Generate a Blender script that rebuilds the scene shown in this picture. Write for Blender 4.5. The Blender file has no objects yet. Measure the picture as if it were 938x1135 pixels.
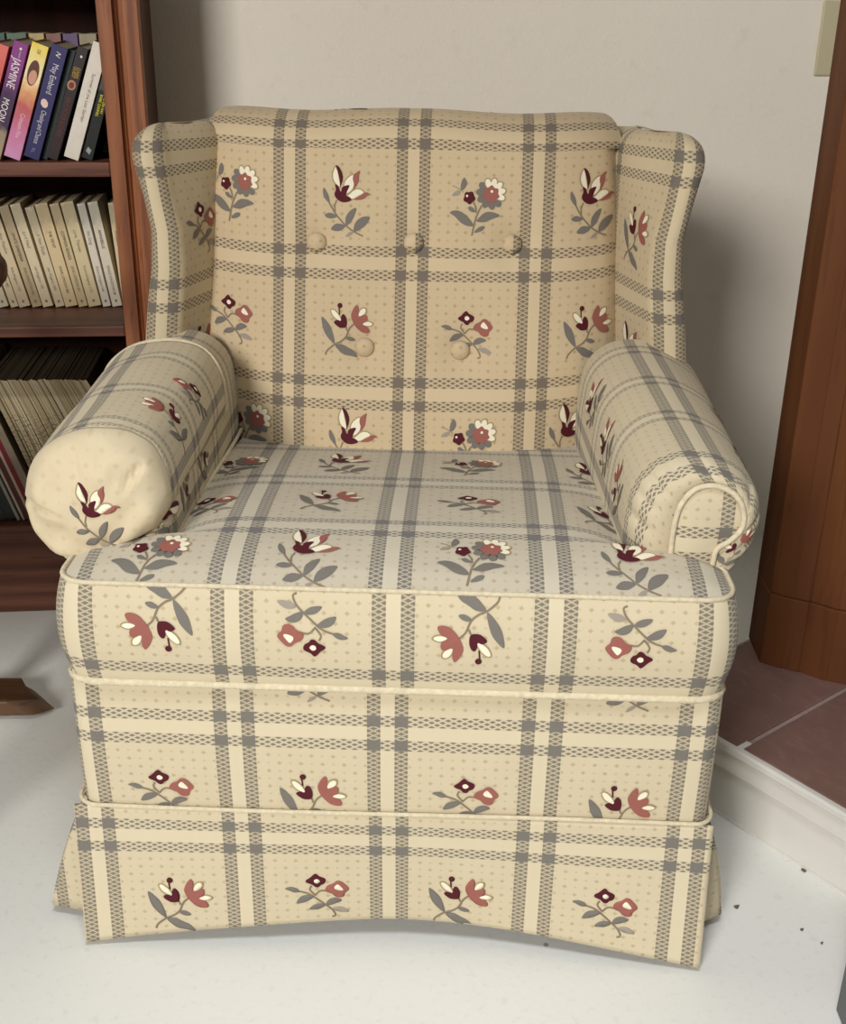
import bpy, bmesh, math, random
from mathutils import Vector, Matrix, noise
from mathutils.bvhtree import BVHTree
from mathutils.geometry import delaunay_2d_cdt

random.seed(7)
R = math.radians
pi = math.pi
scene = bpy.context.scene
COL = scene.collection


# ------------------------------------------------------------------ helpers
def srgb(r, g, b):
    def f(c):
        c /= 255.0
        return c / 12.92 if c <= 0.04045 else ((c + 0.055) / 1.055) ** 2.4
    return (f(r), f(g), f(b), 1.0)


def tag(o, label=None, cat=None, group=None, kind=None):
    if label: o['label'] = label
    if cat: o['category'] = cat
    if group: o['group'] = group
    if kind: o['kind'] = kind
    return o


def thing(name, label, cat, loc=(0, 0, 0), rz=0.0, group=None):
    o = bpy.data.objects.new(name, None)
    o.empty_display_size = 0.05
    COL.objects.link(o)
    o.location = loc
    o.rotation_euler = (0, 0, rz)
    return tag(o, label, cat, group)


def link(name, me, parent=None, mats=(), smooth=False):
    o = bpy.data.objects.new(name, me)
    COL.objects.link(o)
    if parent is not None: o.parent = parent
    for m in mats: me.materials.append(m)
    if smooth:
        me.polygons.foreach_set('use_smooth', [True] * len(me.polygons))
    return o


def raw(name, verts, faces, parent=None, mats=(), smooth=False):
    me = bpy.data.meshes.new(name)
    me.from_pydata([tuple(v) for v in verts], [], faces)
    me.update()
    return link(name, me, parent, mats, smooth)


class MB:
    """collects solids in one mesh"""
    def __init__(s):
        s.bm = bmesh.new()

    def box(s, lo, hi, bevel=0.0, M=None, seg=2):
        b = bmesh.new()
        bmesh.ops.create_cube(b, size=1)
        c = [(lo[i] + hi[i]) / 2 for i in range(3)]
        d = [hi[i] - lo[i] for i in range(3)]
        for v in b.verts:
            v.co = Vector((c[0] + v.co.x * d[0], c[1] + v.co.y * d[1], c[2] + v.co.z * d[2]))
        if bevel > 0:
            bmesh.ops.bevel(b, geom=b.edges[:], offset=bevel, segments=seg, affect='EDGES', profile=0.5)
        s._add(b, M)
        return s

    def prism(s, poly, z0, z1, bevel=0.0, M=None):
        b = bmesh.new()
        bot = [b.verts.new((p[0], p[1], z0)) for p in poly]
        top = [b.verts.new((p[0], p[1], z1)) for p in poly]
        n = len(poly)
        b.faces.new(bot[::-1]); b.faces.new(top)
        for i in range(n):
            b.faces.new((bot[i], bot[(i + 1) % n], top[(i + 1) % n], top[i]))
        bmesh.ops.recalc_face_normals(b, faces=b.faces[:])
        if bevel > 0:
            bmesh.ops.bevel(b, geom=b.edges[:], offset=bevel, segments=2, affect='EDGES', profile=0.5)
        s._add(b, M)
        return s

    def lathe(s, prof, n=28, M=None):
        b = bmesh.new()
        rings = []
        for r, z in prof:
            rings.append([b.verts.new((max(r, 1e-4) * math.cos(2 * pi * k / n), max(r, 1e-4) * math.sin(2 * pi * k / n), z)) for k in range(n)])
        for i in range(len(rings) - 1):
            for k in range(n):
                b.faces.new((rings[i][k], rings[i][(k + 1) % n], rings[i + 1][(k + 1) % n], rings[i + 1][k]))
        b.faces.new(rings[0][::-1]); b.faces.new(rings[-1])
        s._add(b, M)
        return s

    def tube(s, pts, r, n=8, closed=False, M=None):
        b = bmesh.new()
        pts = [Vector(p) for p in pts]
        rings = []
        m = len(pts)
        prev = None
        for i, p in enumerate(pts):
            if closed:
                t = pts[(i + 1) % m] - pts[i - 1]
            else:
                t = pts[min(i + 1, m - 1)] - pts[max(i - 1, 0)]
            t.normalize()
            if prev is None:
                a = t.orthogonal().normalized()
            else:
                a = (prev - t * prev.dot(t))
                a = a.normalized() if a.length > 1e-6 else t.orthogonal().normalized()
            prev = a
            c = t.cross(a)
            rr = r(i / (m - 1)) if callable(r) else r
            rings.append([b.verts.new(p + (a * math.cos(2 * pi * k / n) + c * math.sin(2 * pi * k / n)) * rr) for k in range(n)])
        for i in range(m if closed else m - 1):
            j = (i + 1) % m
            for k in range(n):
                b.faces.new((rings[i][k], rings[i][(k + 1) % n], rings[j][(k + 1) % n], rings[j][k]))
        if not closed:
            b.faces.new(rings[0][::-1]); b.faces.new(rings[-1])
        bmesh.ops.recalc_face_normals(b, faces=b.faces[:])
        s._add(b, M)
        return s

    def _add(s, b, M):
        if M is not None: b.transform(M)
        me = bpy.data.meshes.new('tmp')
        b.to_mesh(me); b.free()
        s.bm.from_mesh(me)
        bpy.data.meshes.remove(me)

    def build(s, name, mat, parent=None, smooth=False):
        me = bpy.data.meshes.new(name)
        s.bm.to_mesh(me); s.bm.free()
        return link(name, me, parent, [mat] if not isinstance(mat, (list, tuple)) else mat, smooth)


def catmull(pts, n, closed=False):
    """resample through points, even in arc length"""
    P = [Vector(p) for p in pts]
    m = len(P)
    out = []
    segs = m if closed else m - 1
    for i in range(segs):
        if closed:
            p0, p1, p2, p3 = P[i - 1], P[i], P[(i + 1) % m], P[(i + 2) % m]
        else:
            p1, p2 = P[i], P[i + 1]
            p0 = P[i - 1] if i > 0 else p1 * 2 - p2
            p3 = P[i + 2] if i + 2 < m else p2 * 2 - p1
        for k in range(12):
            t = k / 12
            out.append(0.5 * ((2 * p1) + (-p0 + p2) * t + (2 * p0 - 5 * p1 + 4 * p2 - p3) * t * t + (-p0 + 3 * p1 - 3 * p2 + p3) * t ** 3))
    out.append(P[0].copy() if closed else P[-1].copy())
    L = [0.0]
    for i in range(1, len(out)): L.append(L[-1] + (out[i] - out[i - 1]).length)
    res = []
    cnt = n
    j = 0
    for k in range(cnt):
        d = L[-1] * k / (n if closed else n - 1)
        while j < len(L) - 2 and L[j + 1] < d: j += 1
        f = (d - L[j]) / max(L[j + 1] - L[j], 1e-9)
        res.append(out[j].lerp(out[j + 1], min(max(f, 0), 1)))
    return res


def lerp(a, b, t): return a + (b - a) * t


def interp(x, xs, ys):
    if x <= xs[0]: return ys[0]
    for i in range(len(xs) - 1):
        if x <= xs[i + 1]:
            t = (x - xs[i]) / (xs[i + 1] - xs[i])
            return ys[i] + (ys[i + 1] - ys[i]) * t
    return ys[-1]


def sstep(a, b, x):
    t = min(max((x - a) / (b - a), 0), 1)
    return t * t * (3 - 2 * t)


# ------------------------------------------------------------------ node helpers
class NT:
    def __init__(s, name):
        s.m = bpy.data.materials.new(name)
        s.m.use_nodes = True
        s.t = s.m.node_tree
        s.b = s.t.nodes['Principled BSDF']

    def n(s, typ, **kw):
        x = s.t.nodes.new(typ)
        for k, v in kw.items(): setattr(x, k, v)
        return x

    def put(s, sock, v):
        if isinstance(v, bpy.types.NodeSocket): s.t.links.new(v, sock)
        elif v is not None: sock.default_value = v

    def M(s, op, a, b=None, c=None, clamp=False):
        x = s.n('ShaderNodeMath', operation=op, use_clamp=clamp)
        s.put(x.inputs[0], a)
        if b is not None: s.put(x.inputs[1], b)
        if c is not None: s.put(x.inputs[2], c)
        return x.outputs[0]

    def ss(s, a, b, x):
        y = s.n('ShaderNodeMapRange', interpolation_type='SMOOTHSTEP')
        s.put(y.inputs[0], x); y.inputs[1].default_value = a; y.inputs[2].default_value = b
        return y.outputs[0]

    def mix(s, f, a, b, mode='MIX'):
        x = s.n('ShaderNodeMix', data_type='RGBA', blend_type=mode)
        s.put(x.inputs[0], f); s.put(x.inputs[6], a); s.put(x.inputs[7], b)
        return x.outputs[2]

    def noise(s, vec, scale, detail=3, rough=0.55):
        x = s.n('ShaderNodeTexNoise')
        s.put(x.inputs['Vector'], vec)
        x.inputs['Scale'].default_value = scale; x.inputs['Detail'].default_value = detail; x.inputs['Roughness'].default_value = rough
        return x.outputs['Fac']

    def co(s, which='Object'):
        return s.n('ShaderNodeTexCoord').outputs[which]

    def mapping(s, vec, scale=(1, 1, 1), rot=(0, 0, 0), loc=(0, 0, 0)):
        x = s.n('ShaderNodeMapping')
        s.put(x.inputs[0], vec)
        x.inputs['Location'].default_value = loc; x.inputs['Rotation'].default_value = rot; x.inputs['Scale'].default_value = scale
        return x.outputs[0]

    def ramp(s, f, stops):
        x = s.n('ShaderNodeValToRGB')
        s.put(x.inputs[0], f)
        el = x.color_ramp.elements
        while len(el) < len(stops): el.new(0.5)
        for e, (p, c) in zip(el, stops):
            e.position = p; e.color = c
        return x.outputs[0]

    def bump(s, h, strength=0.2, dist=0.002):
        x = s.n('ShaderNodeBump')
        s.put(x.inputs['Height'], h)
        x.inputs['Strength'].default_value = strength; x.inputs['Distance'].default_value = dist
        s.t.links.new(x.outputs[0], s.b.inputs['Normal'])

    def done(s, col=None, rough=0.6, spec=0.3, metal=0.0):
        if col is not None: s.put(s.b.inputs['Base Color'], col)
        s.put(s.b.inputs['Roughness'], rough)
        s.b.inputs['Specular IOR Level'].default_value = spec
        s.b.inputs['Metallic'].default_value = metal
        return s.m


def plain(name, c, rough=0.6, spec=0.3, metal=0.0, var=0.12, scale=60):
    t = NT(name)
    f = t.noise(t.co(), scale)
    d = tuple(x * (1 - var) for x in c[:3]) + (1,)
    e = tuple(min(x * (1 + var), 1) for x in c[:3]) + (1,)
    return t.done(t.ramp(f, [(0.3, d), (0.7, e)]), rough, spec, metal)


# ------------------------------------------------------------------ fabric
PAIR = 0.09


def fabric(name, tint=(1, 1, 1), speck=0.8):
    t = NT(name)
    uv = t.n('ShaderNodeUVMap', uv_map='UVMap').outputs[0]
    sep = t.n('ShaderNodeSeparateXYZ'); t.put(sep.inputs[0], uv)
    u, v = sep.outputs[0], sep.outputs[1]
    M = t.M

    def dist(x):      # distance to nearest whole number
        return M('PINGPONG', x, 0.5)
    du, dv = dist(u), dist(v)
    eu, ev = M('SUBTRACT', du, PAIR), M('SUBTRACT', dv, PAIR)
    su = t.ss(0.047, 0.041, M('ABSOLUTE', eu))
    sv = t.ss(0.043, 0.036, M('ABSOLUTE', ev))
    # diamond net inside the stripes
    a = M('MULTIPLY', eu, 14.0); b = M('MULTIPLY', ev, 29.0)
    aa = M('MULTIPLY', u, 14.0)
    bb = M('MULTIPLY', v, 29.0)

    def net(x, y, lo=0.09, hi=0.21):
        p = M('ADD', x, y); q = M('SUBTRACT', x, y)
        dp = M('SUBTRACT', 0.5, dist(p)); dq = M('SUBTRACT', 0.5, dist(q))
        return t.ss(lo, hi, M('MINIMUM', dp, dq))      # 1 in diamond, 0 on net line
    nu = net(a, bb)
    nv = net(aa, b, 0.12, 0.25)
    # sparse woven specks in the plain cells
    A = M('MULTIPLY', u, 7.0); B = M('MULTIPLY', v, 8.0)
    p = dist(M('ADD', A, B)); q = dist(M('SUBTRACT', A, B))
    dots = t.ss(0.17, 0.07, M('MAXIMUM', p, q))
    p2 = dist(M('ADD', M('ADD', A, B), 0.5)); q2 = dist(M('ADD', M('SUBTRACT', A, B), 0.5))
    dots = M('MAXIMUM', dots, M('MULTIPLY', t.ss(0.12, 0.04, M('MAXIMUM', p2, q2)), 0.55))
    n1 = t.noise(t.mapping(uv, (300, 300, 300)), 1.0, 2)
    n2 = t.noise(uv, 2.2, 4)
    cream = srgb(231, 219, 191)
    cell = t.mix(n2, srgb(222, 208, 179), srgb(229, 216, 188))
    greyA = t.mix(n1, srgb(122, 114, 104), srgb(146, 137, 124))
    netc = srgb(202, 192, 168)
    solid = t.mix(n1, srgb(112, 110, 108), srgb(136, 131, 127))
    open_u = t.ss(0.05, 0.043, du); open_v = t.ss(0.05, 0.043, dv)
    c = t.mix(M('MAXIMUM', open_u, open_v), cell, cream)
    incell = M('MULTIPLY', t.ss(0.13, 0.15, du), t.ss(0.13, 0.15, dv))
    c = t.mix(M('MULTIPLY', M('MULTIPLY', dots, incell), speck), c, srgb(192, 176, 138))
    cu = t.mix(nu, netc, greyA)
    cv = t.mix(nv, t.mix(0.4, cream, netc), greyA)
    c = t.mix(sv, c, cv)
    c = t.mix(su, c, cu)
    c = t.mix(M('MULTIPLY', su, sv), c, solid)
    c = t.mix(M('MULTIPLY', n1, 0.20), c, srgb(160, 147, 120))
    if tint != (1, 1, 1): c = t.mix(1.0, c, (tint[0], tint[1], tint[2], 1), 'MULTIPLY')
    rough = 0.85
    weave = t.n('ShaderNodeTexWave', wave_type='BANDS'); t.put(weave.inputs['Vector'], t.mapping(uv, (220, 220, 1)))
    weave.inputs['Scale'].default_value = 0.6; weave.inputs['Distortion'].default_value = 0.5
    h = M('ADD', M('MULTIPLY', M('ADD', M('MULTIPLY', su, nu), M('MULTIPLY', sv, nv)), 0.25), M('MULTIPLY', n1, 0.5))
    h = M('ADD', h, M('MULTIPLY', t.noise(t.co(), 26, 2), 3.2))
    t.bump(h, 0.35, 0.0016)
    t.b.inputs['Sheen Weight'].default_value = 0.12
    t.b.inputs['Sheen Roughness'].default_value = 0.5
    return t.done(c, rough, 0.15)


def thread(name, c):
    t = NT(name)
    f = t.noise(t.mapping(t.co(), (900, 500, 900)), 1.0, 2)
    d = tuple(x * 0.82 for x in c[:3]) + (1,)
    e = tuple(min(x * 1.12, 1) for x in c[:3]) + (1,)
    t.bump(f, 0.3, 0.0008)
    return t.done(t.mix(f, d, e), 0.75, 0.2)


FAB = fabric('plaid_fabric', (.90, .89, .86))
FAB_B = fabric('plaid_fabric_back_shaded', (.86, .785, .70))  # same cloth; tint darkens the back in place of light falling off
FAB_W = fabric('plaid_fabric_wing_shaded', (.84, .80, .73))  # same cloth, the wings' dimmer light mixed into the tint
FAB_S = fabric('plaid_fabric_seat_cool_lit', (.79, .81, .87))  # same cloth; cool tint stands in for bluish light on the seat top
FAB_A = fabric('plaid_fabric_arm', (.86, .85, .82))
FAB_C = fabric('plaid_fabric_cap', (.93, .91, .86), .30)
WELT = plain('welt_fabric', srgb(212, 200, 172), 0.85, 0.15, 0, 0.12, 180)
TH = {
    'g': thread('thread_grey', srgb(122, 117, 110)),
    'l': thread('thread_light_grey', srgb(160, 150, 138)),
    's': thread('thread_stem', srgb(140, 126, 104)),
    'd': thread('thread_burgundy', srgb(84, 28, 38)),
    'r': thread('thread_rose', srgb(158, 98, 88)),
    'c': thread('thread_cream', srgb(244, 236, 212)),
    'k': thread('thread_outline', srgb(170, 152, 112)),
}
TKEY = list(TH)
FMATS = [FAB] + [TH[k] for k in TKEY]
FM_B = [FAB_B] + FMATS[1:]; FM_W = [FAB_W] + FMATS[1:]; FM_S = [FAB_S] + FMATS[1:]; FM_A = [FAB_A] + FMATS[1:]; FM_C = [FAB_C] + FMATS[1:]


def blob(cx, cy, rx, ry, rot=0, n=14, k=0, amp=0.0):
    o = []
    for i in range(n):
        a = 2 * pi * i / n
        f = 1 + amp * math.cos(k * a)
        x, y = rx * f * math.cos(a), ry * f * math.sin(a)
        o.append((cx + x * math.cos(rot) - y * math.sin(rot), cy + x * math.sin(rot) + y * math.cos(rot)))
    return o


# motif = (centre, units per period, [(thread, layer, polygon | ('stem', points, width))])
MOTIF = {}
MOTIF['A'] = ((470, 545), 1187, [
    ('s', 0, ('stem', [(378, 535), (358, 590), (362, 645)], 15)),
    ('s', 0, ('stem', [(298, 555), (330, 610), (380, 682), (470, 775), (560, 835), (645, 872)], 16)),
    ('g', 1, [(245, 420), (280, 462), (300, 510), (305, 562), (268, 535), (240, 480)]),
    ('g', 1, [(255, 685), (295, 658), (340, 665), (384, 688), (335, 712), (285, 708)]),
    ('g', 1, [(318, 815), (365, 765), (420, 762), (470, 780), (412, 828), (350, 832)]),
    ('g', 1, [(577, 608), (552, 690), (515, 748), (472, 775), (470, 700), (500, 648), (540, 615)]),
    ('g', 1, [(715, 690), (672, 765), (610, 812), (553, 828), (563, 755), (608, 705), (660, 685)]),
    ('l', 1, [(470, 887), (498, 845), (552, 830), (522, 868)]),
    ('k', 1, [(372, 205), (338, 250), (326, 312), (345, 372), (385, 402), (416, 412), (412, 300)]),
    ('c', 2, [(376, 215), (350, 255), (340, 310), (356, 362), (386, 392), (414, 404), (400, 340), (385, 270)]),
    ('d', 3, [(368, 205), (400, 222), (428, 270), (439, 320), (428, 370), (412, 408), (408, 345), (392, 280), (374, 235)]),
    ('k', 1, [(552, 285), (498, 303), (452, 355), (445, 410), (478, 478), (548, 425), (556, 350)]),
    ('c', 2, [(545, 296), (503, 314), (464, 358), (456, 408), (480, 468), (540, 418), (550, 350)]),
    ('r', 3, [(612, 252), (575, 270), (545, 298), (540, 340), (552, 380), (546, 428), (580, 385), (598, 335), (600, 290)]),
    ('k', 1, [(658, 452), (610, 418), (556, 424), (502, 468), (470, 508), (540, 528), (605, 495)]),
    ('c', 2, [(648, 458), (608, 430), (560, 436), (512, 474), (484, 502), (540, 518), (600, 486)]),
    ('r', 3, [(724, 482), (690, 456), (655, 460), (618, 488), (550, 526), (620, 524), (662, 508), (692, 480)]),
    ('d', 4, [(360, 386), (392, 402), (410, 445), (425, 458), (430, 420), (456, 400), (507, 392), (486, 442), (470, 490), (500, 498), (528, 528), (490, 547), (440, 553), (395, 537), (363, 505), (356, 470), (370, 435)]),
])
_B = [
    ('s', 0, ('stem', [(402, 432), (368, 500), (345, 570), (320, 692)], 16)),
    ('s', 0, ('stem', [(325, 400), (350, 450), (352, 495)], 15)),
    ('k', 0, ('stem', [(135, 265), (190, 290), (238, 322)], 10)),
    ('g', 1, [(115, 496), (170, 476), (230, 493), (290, 540), (334, 604), (280, 608), (220, 582), (165, 530)]),
    ('g', 1, [(570, 518), (500, 488), (430, 493), (372, 545), (356, 568), (430, 574), (500, 546)]),
    ('g', 1, [(434, 610), (388, 614), (340, 662), (390, 658), (428, 634)]),
    ('g', 1, [(280, 448), (310, 443), (352, 487), (310, 487), (288, 470)]),
    ('g', 1, [(240, 196), (264, 242), (242, 292), (210, 302), (213, 240)]),
    ('l', 1, [(133, 352), (160, 318), (208, 308), (192, 345)]),
]
for _i in range(11):
    _a = 2 * pi * _i / 11 + 0.2
    _cx, _cy = 486 + 88 * math.cos(_a), 328 - 88 * math.sin(_a)
    _cream = (-0.75 < math.atan2(math.sin(_a), math.cos(_a)) < 2.05)
    _B.append(('k' if _cream else 'g', 2, blob(_cx, _cy, 52, 34, -_a)))
    if _cream: _B.append(('c', 3, blob(486 + 86 * math.cos(_a), 328 - 86 * math.sin(_a), 42, 25, -_a)))
_B += [('r', 4, blob(482, 336, 72, 70, 0.3, 28, 7, 0.13)), ('c', 5, blob(489, 312, 12, 12)),
       ('d', 3, blob(288, 366, 50, 52, 0.2, 25, 5, 0.12)), ('c', 4, blob(268, 352, 10, 10))]
MOTIF['B'] = ((345, 430), 1067, _B)
MOTIF['C'] = ((465, 490), 1290, [
    ('s', 0, ('stem', [(412, 370), (398, 415), (440, 475)], 17)),
    ('s', 0, ('stem', [(552, 430), (490, 430), (440, 482)], 17)),
    ('s', 0, ('stem', [(290, 428), (370, 455), (430, 497), (540, 597), (592, 650), (622, 718), (590, 737)], 17)),
    ('g', 1, [(176, 398), (225, 383), (275, 398), (304, 432), (260, 442), (213, 420)]),
    ('g', 1, [(273, 567), (308, 500), (370, 478), (434, 490), (382, 538), (330, 562)]),
    ('g', 1, [(538, 597), (560, 538), (620, 513), (684, 540), (642, 567), (590, 592)]),
    ('g', 1, [(386, 642), (430, 593), (490, 578), (532, 597), (490, 632), (440, 645)]),
    ('l', 1, [(596, 634), (660, 618), (712, 640), (748, 677), (690, 682), (630, 667)]),
    ('d', 3, [(450, 232), (482, 260), (532, 285), (542, 310), (526, 342), (495, 357), (480, 380), (450, 380), (420, 351), (388, 337), (360, 313), (400, 280)]),
    ('c', 4, [(438, 300), (465, 287), (490, 311), (470, 334), (443, 327)]),
    ('r', 3, [(640, 316), (682, 322), (740, 383), (747, 415), (712, 450), (702, 490), (660, 504), (618, 485), (595, 457), (550, 437), (535, 410), (558, 370), (608, 345)]),
    ('c', 4, [(618, 380), (645, 348), (667, 365), (697, 405), (690, 422), (650, 415), (623, 402)]),
])
MOTIF['D'] = ((425, 455), 1276, [
    ('s', 0, ('stem', [(412, 425), (428, 465)], 17)),
    ('s', 0, ('stem', [(503, 388), (452, 440), (412, 530), (352, 580), (290, 607), (212, 670), (192, 715)], 18)),
    ('d', 1, ('stem', [(335, 215), (342, 295)], 13)),
    ('g', 1, [(145, 320), (205, 370), (257, 450), (292, 594), (240, 562), (178, 480), (152, 400)]),
    ('g', 1, [(296, 613), (370, 608), (440, 648), (502, 685), (544, 750), (470, 733), (390, 712), (338, 670)]),
    ('g', 1, [(406, 540), (440, 526), (490, 543), (514, 572), (470, 580), (428, 562)]),
    ('r', 3, [(535, 186), (554, 230), (549, 300), (570, 312), (610, 288), (642, 298), (647, 340), (622, 382), (610, 392), (657, 430), (676, 478), (640, 492), (580, 477), (528, 430), (488, 370), (468, 300), (488, 240), (513, 203)]),
    ('k', 1, [(545, 310), (556, 245), (598, 212), (642, 222), (636, 278), (590, 308)]),
    ('c', 4, [(552, 306), (566, 254), (600, 225), (628, 234), (622, 272), (590, 297)]),
    ('k', 1, [(590, 388), (650, 352), (722, 378), (696, 412), (635, 416)]),
    ('c', 4, [(596, 390), (650, 364), (704, 382), (688, 403), (638, 408)]),
    ('k', 1, [(238, 244), (282, 238), (336, 288), (372, 368), (315, 358), (262, 315)]),
    ('c', 2, [(250, 253), (280, 249), (328, 294), (362, 360), (320, 348), (272, 308)]),
    ('d', 3, [(280, 375), (320, 349), (355, 362), (358, 320), (380, 287), (408, 310), (423, 360), (414, 422), (370, 433), (328, 422)]),
    ('d', 3, blob(345, 200, 27, 27)),
])


def motif_tris(kind):
    """[(material slot, layer, [(u,v)...], tris)] in periods about the motif centre"""
    (cx, cy), S, items = MOTIF[kind]
    out = []
    for key, layer, shape in items:
        if isinstance(shape, tuple) and shape[0] == 'stem':
            _, pts, w = shape
            c = catmull([(x, y, 0) for x, y in pts], 4 + 5 * len(pts))
            L, Rr = [], []
            for i in range(len(c)):
                t = (c[min(i + 1, len(c) - 1)] - c[max(i - 1, 0)]).normalized()
                nn = Vector((-t.y, t.x, 0)) * w / 2
                L.append(c[i] + nn); Rr.append(c[i] - nn)
            vs = [((p.x - cx) / S, -(p.y - cy) / S) for p in L + Rr]
            m = len(c)
            fs = []
            for i in range(m - 1):
                fs += [(i, i + 1, m + i + 1), (i, m + i + 1, m + i)]
            out.append((1 + TKEY.index(key), layer, vs, fs))
        else:
            P = [(p[0], p[1], 0) for p in shape]
            per = sum(math.dist(P[i], P[i - 1]) for i in range(len(P)))
            c = catmull(P, max(16, int(per / 16)), True)
            b = [Vector(((p.x - cx) / S, -(p.y - cy) / S)) for p in c]
            x0, x1 = min(p.x for p in b), max(p.x for p in b)
            y0, y1 = min(p.y for p in b), max(p.y for p in b)
            h = 0.02
            inner = []
            yy = y0 + h / 2
            while yy < y1:
                xx = x0 + h / 2
                while xx < x1:
                    inn = False
                    for i in range(len(b)):
                        p, q = b[i], b[i - 1]
                        if (p.y > yy) != (q.y > yy) and xx < (q.x - p.x) * (yy - p.y) / (q.y - p.y) + p.x: inn = not inn
                    if inn and min((p - Vector((xx, yy))).length for p in b) > h * 0.4: inner.append(Vector((xx, yy)))
                    xx += h
                yy += h
            n = len(b)
            vv, _, ff, _, _, _ = delaunay_2d_cdt(b + inner, [(i, (i + 1) % n) for i in range(n)], [], 1, 1e-6)
            out.append((1 + TKEY.index(key), layer, [(p.x, p.y) for p in vv], [tuple(f) for f in ff]))
    return out


MTRI = {k: motif_tris(k) for k in MOTIF}


def fabric_mesh(name, verts, faces, uvs, parent, motifs=(), face_to=(0, -2, 1.2), away=None, mats=None):
    """verts, quads, per-vertex uv in pattern periods; motifs (kind, u, v, rotation, scale) are stitched onto the surface"""
    verts = [Vector(v) for v in verts]
    tot = 0.0
    for f in faces:
        nn = (verts[f[1]] - verts[f[0]]).cross(verts[f[2]] - verts[f[0]])
        if len(f) == 4: nn = (verts[f[2]] - verts[f[0]]).cross(verts[f[3]] - verts[f[1]])
        c = verts[f[0]]
        tot += nn.dot((c - Vector(away)) if away else (Vector(face_to) - c))
    if tot < 0: faces = [tuple(f)[::-1] for f in faces]
    nf = len(faces)
    mi = [0] * nf
    if motifs:
        V3 = [Vector((a, b, 0)) for a, b in uvs]
        tri, tri_src = [], []
        for f in faces:
            tri.append((f[0], f[1], f[2]))
            if len(f) == 4: tri.append((f[0], f[2], f[3]))
        bvh = BVHTree.FromPolygons(V3, tri, all_triangles=True)
        # vertex normals
        N = [Vector((0, 0, 0)) for _ in verts]
        for f in faces:
            if len(f) == 4: nn = (verts[f[2]] - verts[f[0]]).cross(verts[f[3]] - verts[f[1]])
            else: nn = (verts[f[1]] - verts[f[0]]).cross(verts[f[2]] - verts[f[0]])
            for i in f: N[i] += nn
        for x in N:
            if x.length > 0: x.normalize()
        faces = list(faces); uvs = list(uvs)
        down = Vector((0, 0, -1))
        for m in motifs:
            kind, mu, mv = m[0], m[1], m[2]
            rot = m[3] if len(m) > 3 else 0.0
            sc = m[4] if len(m) > 4 else 1.0
            sx = m[5] if len(m) > 5 else 1.0
            cr, sr = math.cos(rot), math.sin(rot)
            for slot, layer, vs, fs in MTRI[kind]:
                idx = {}
                for i, (a, b) in enumerate(vs):
                    a *= sc * sx; b *= sc
                    pu, pv = mu + a * cr - b * sr, mv + a * sr + b * cr
                    hit = bvh.ray_cast(Vector((pu, pv, 1)), down)
                    if hit[0] is None: continue
                    t = tri[hit[2]]
                    A, B, C = V3[t[0]], V3[t[1]], V3[t[2]]
                    v0, v1, v2 = (B - A).xy, (C - A).xy, (hit[0] - A).xy
                    den = v0.x * v1.y - v1.x * v0.y
                    if abs(den) < 1e-12: continue
                    w1 = (v2.x * v1.y - v1.x * v2.y) / den
                    w2 = (v0.x * v2.y - v2.x * v0.y) / den
                    w0 = 1 - w1 - w2
                    P = verts[t[0]] * w0 + verts[t[1]] * w1 + verts[t[2]] * w2
                    n = (N[t[0]] * w0 + N[t[1]] * w1 + N[t[2]] * w2).normalized()
                    idx[i] = len(verts)
                    verts.append(P + n * (0.0006 + 0.00022 * layer))
                    uvs.append((pu, pv))
                for f in fs:
                    if all(i in idx for i in f):
                        g = tuple(idx[i] for i in f)
                        nn = (verts[g[1]] - verts[g[0]]).cross(verts[g[2]] - verts[g[0]])
                        # keep the winding of the patch
                        hit = bvh.ray_cast(Vector((uvs[g[0]][0], uvs[g[0]][1], 1)), down)
                        t = tri[hit[2]] if hit[0] is not None else None
                        if t is not None:
                            tn = (verts[t[1]] - verts[t[0]]).cross(verts[t[2]] - verts[t[0]])
                            if tn.dot(nn) < 0: g = g[::-1]
                        faces.append(g); mi.append(slot)
    me = bpy.data.meshes.new(name)
    me.from_pydata([tuple(v) for v in verts], [], faces)
    lay = me.uv_layers.new(name='UVMap')
    for l in me.loops:
        lay.data[l.index].uv = uvs[l.vertex_index]
    me.polygons.foreach_set('material_index', mi)
    me.update()
    o = link(name, me, parent, mats or FMATS, True)
    return o


def patch(name, fn, nu, nv, parent, motifs=(), face_to=(0, -2, 1.2)):
    """fn(s,t) -> ((x,y,z),(u,v))"""
    verts, uvs, faces = [], [], []
    for j in range(nv + 1):
        for i in range(nu + 1):
            p, q = fn(i / nu, j / nv)
            verts.append(p); uvs.append(q)
    for j in range(nv):
        for i in range(nu):
            a = j * (nu + 1) + i
            faces.append((a, a + 1, a + nu + 2, a + nu + 1))
    return fabric_mesh(name, verts, faces, uvs, parent, motifs, face_to)


def welt(name, pts, r, parent, closed=False, mat=None):
    return MB().tube(pts, r, 8, closed).build(name, mat or WELT, parent, True)


# ================================================================== ARMCHAIR
PER = 0.1605
U0 = -0.0045
chair = thing('armchair', 'wingback armchair in cream plaid with embroidered flowers, skirted to the floor', 'armchair', (-0.0275, 1.03, 0), R(-1.7))

HB = 0.340        # half width of the base
DEPTH = 0.66


def rrect(hw, d, r, n=10):
    """open outline: back-left, down the left side, across the front, up the right side, across the back (clockwise seen from above? u,w)"""
    pts = []
    def arc(cx, cy, a0, a1):
        for k in range(n + 1):
            a = lerp(a0, a1, k / n)
            pts.append((cx + r * math.cos(a), cy + r * math.sin(a)))
    pts.append((0, d))
    arc(-hw + r, d - r, pi / 2, pi)
    arc(-hw + r, r, pi, 1.5 * pi)
    arc(hw - r, r, 1.5 * pi, 2 * pi)
    arc(hw - r, d - r, 0, pi / 2)
    pts.append((0, d))
    return pts


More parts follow.
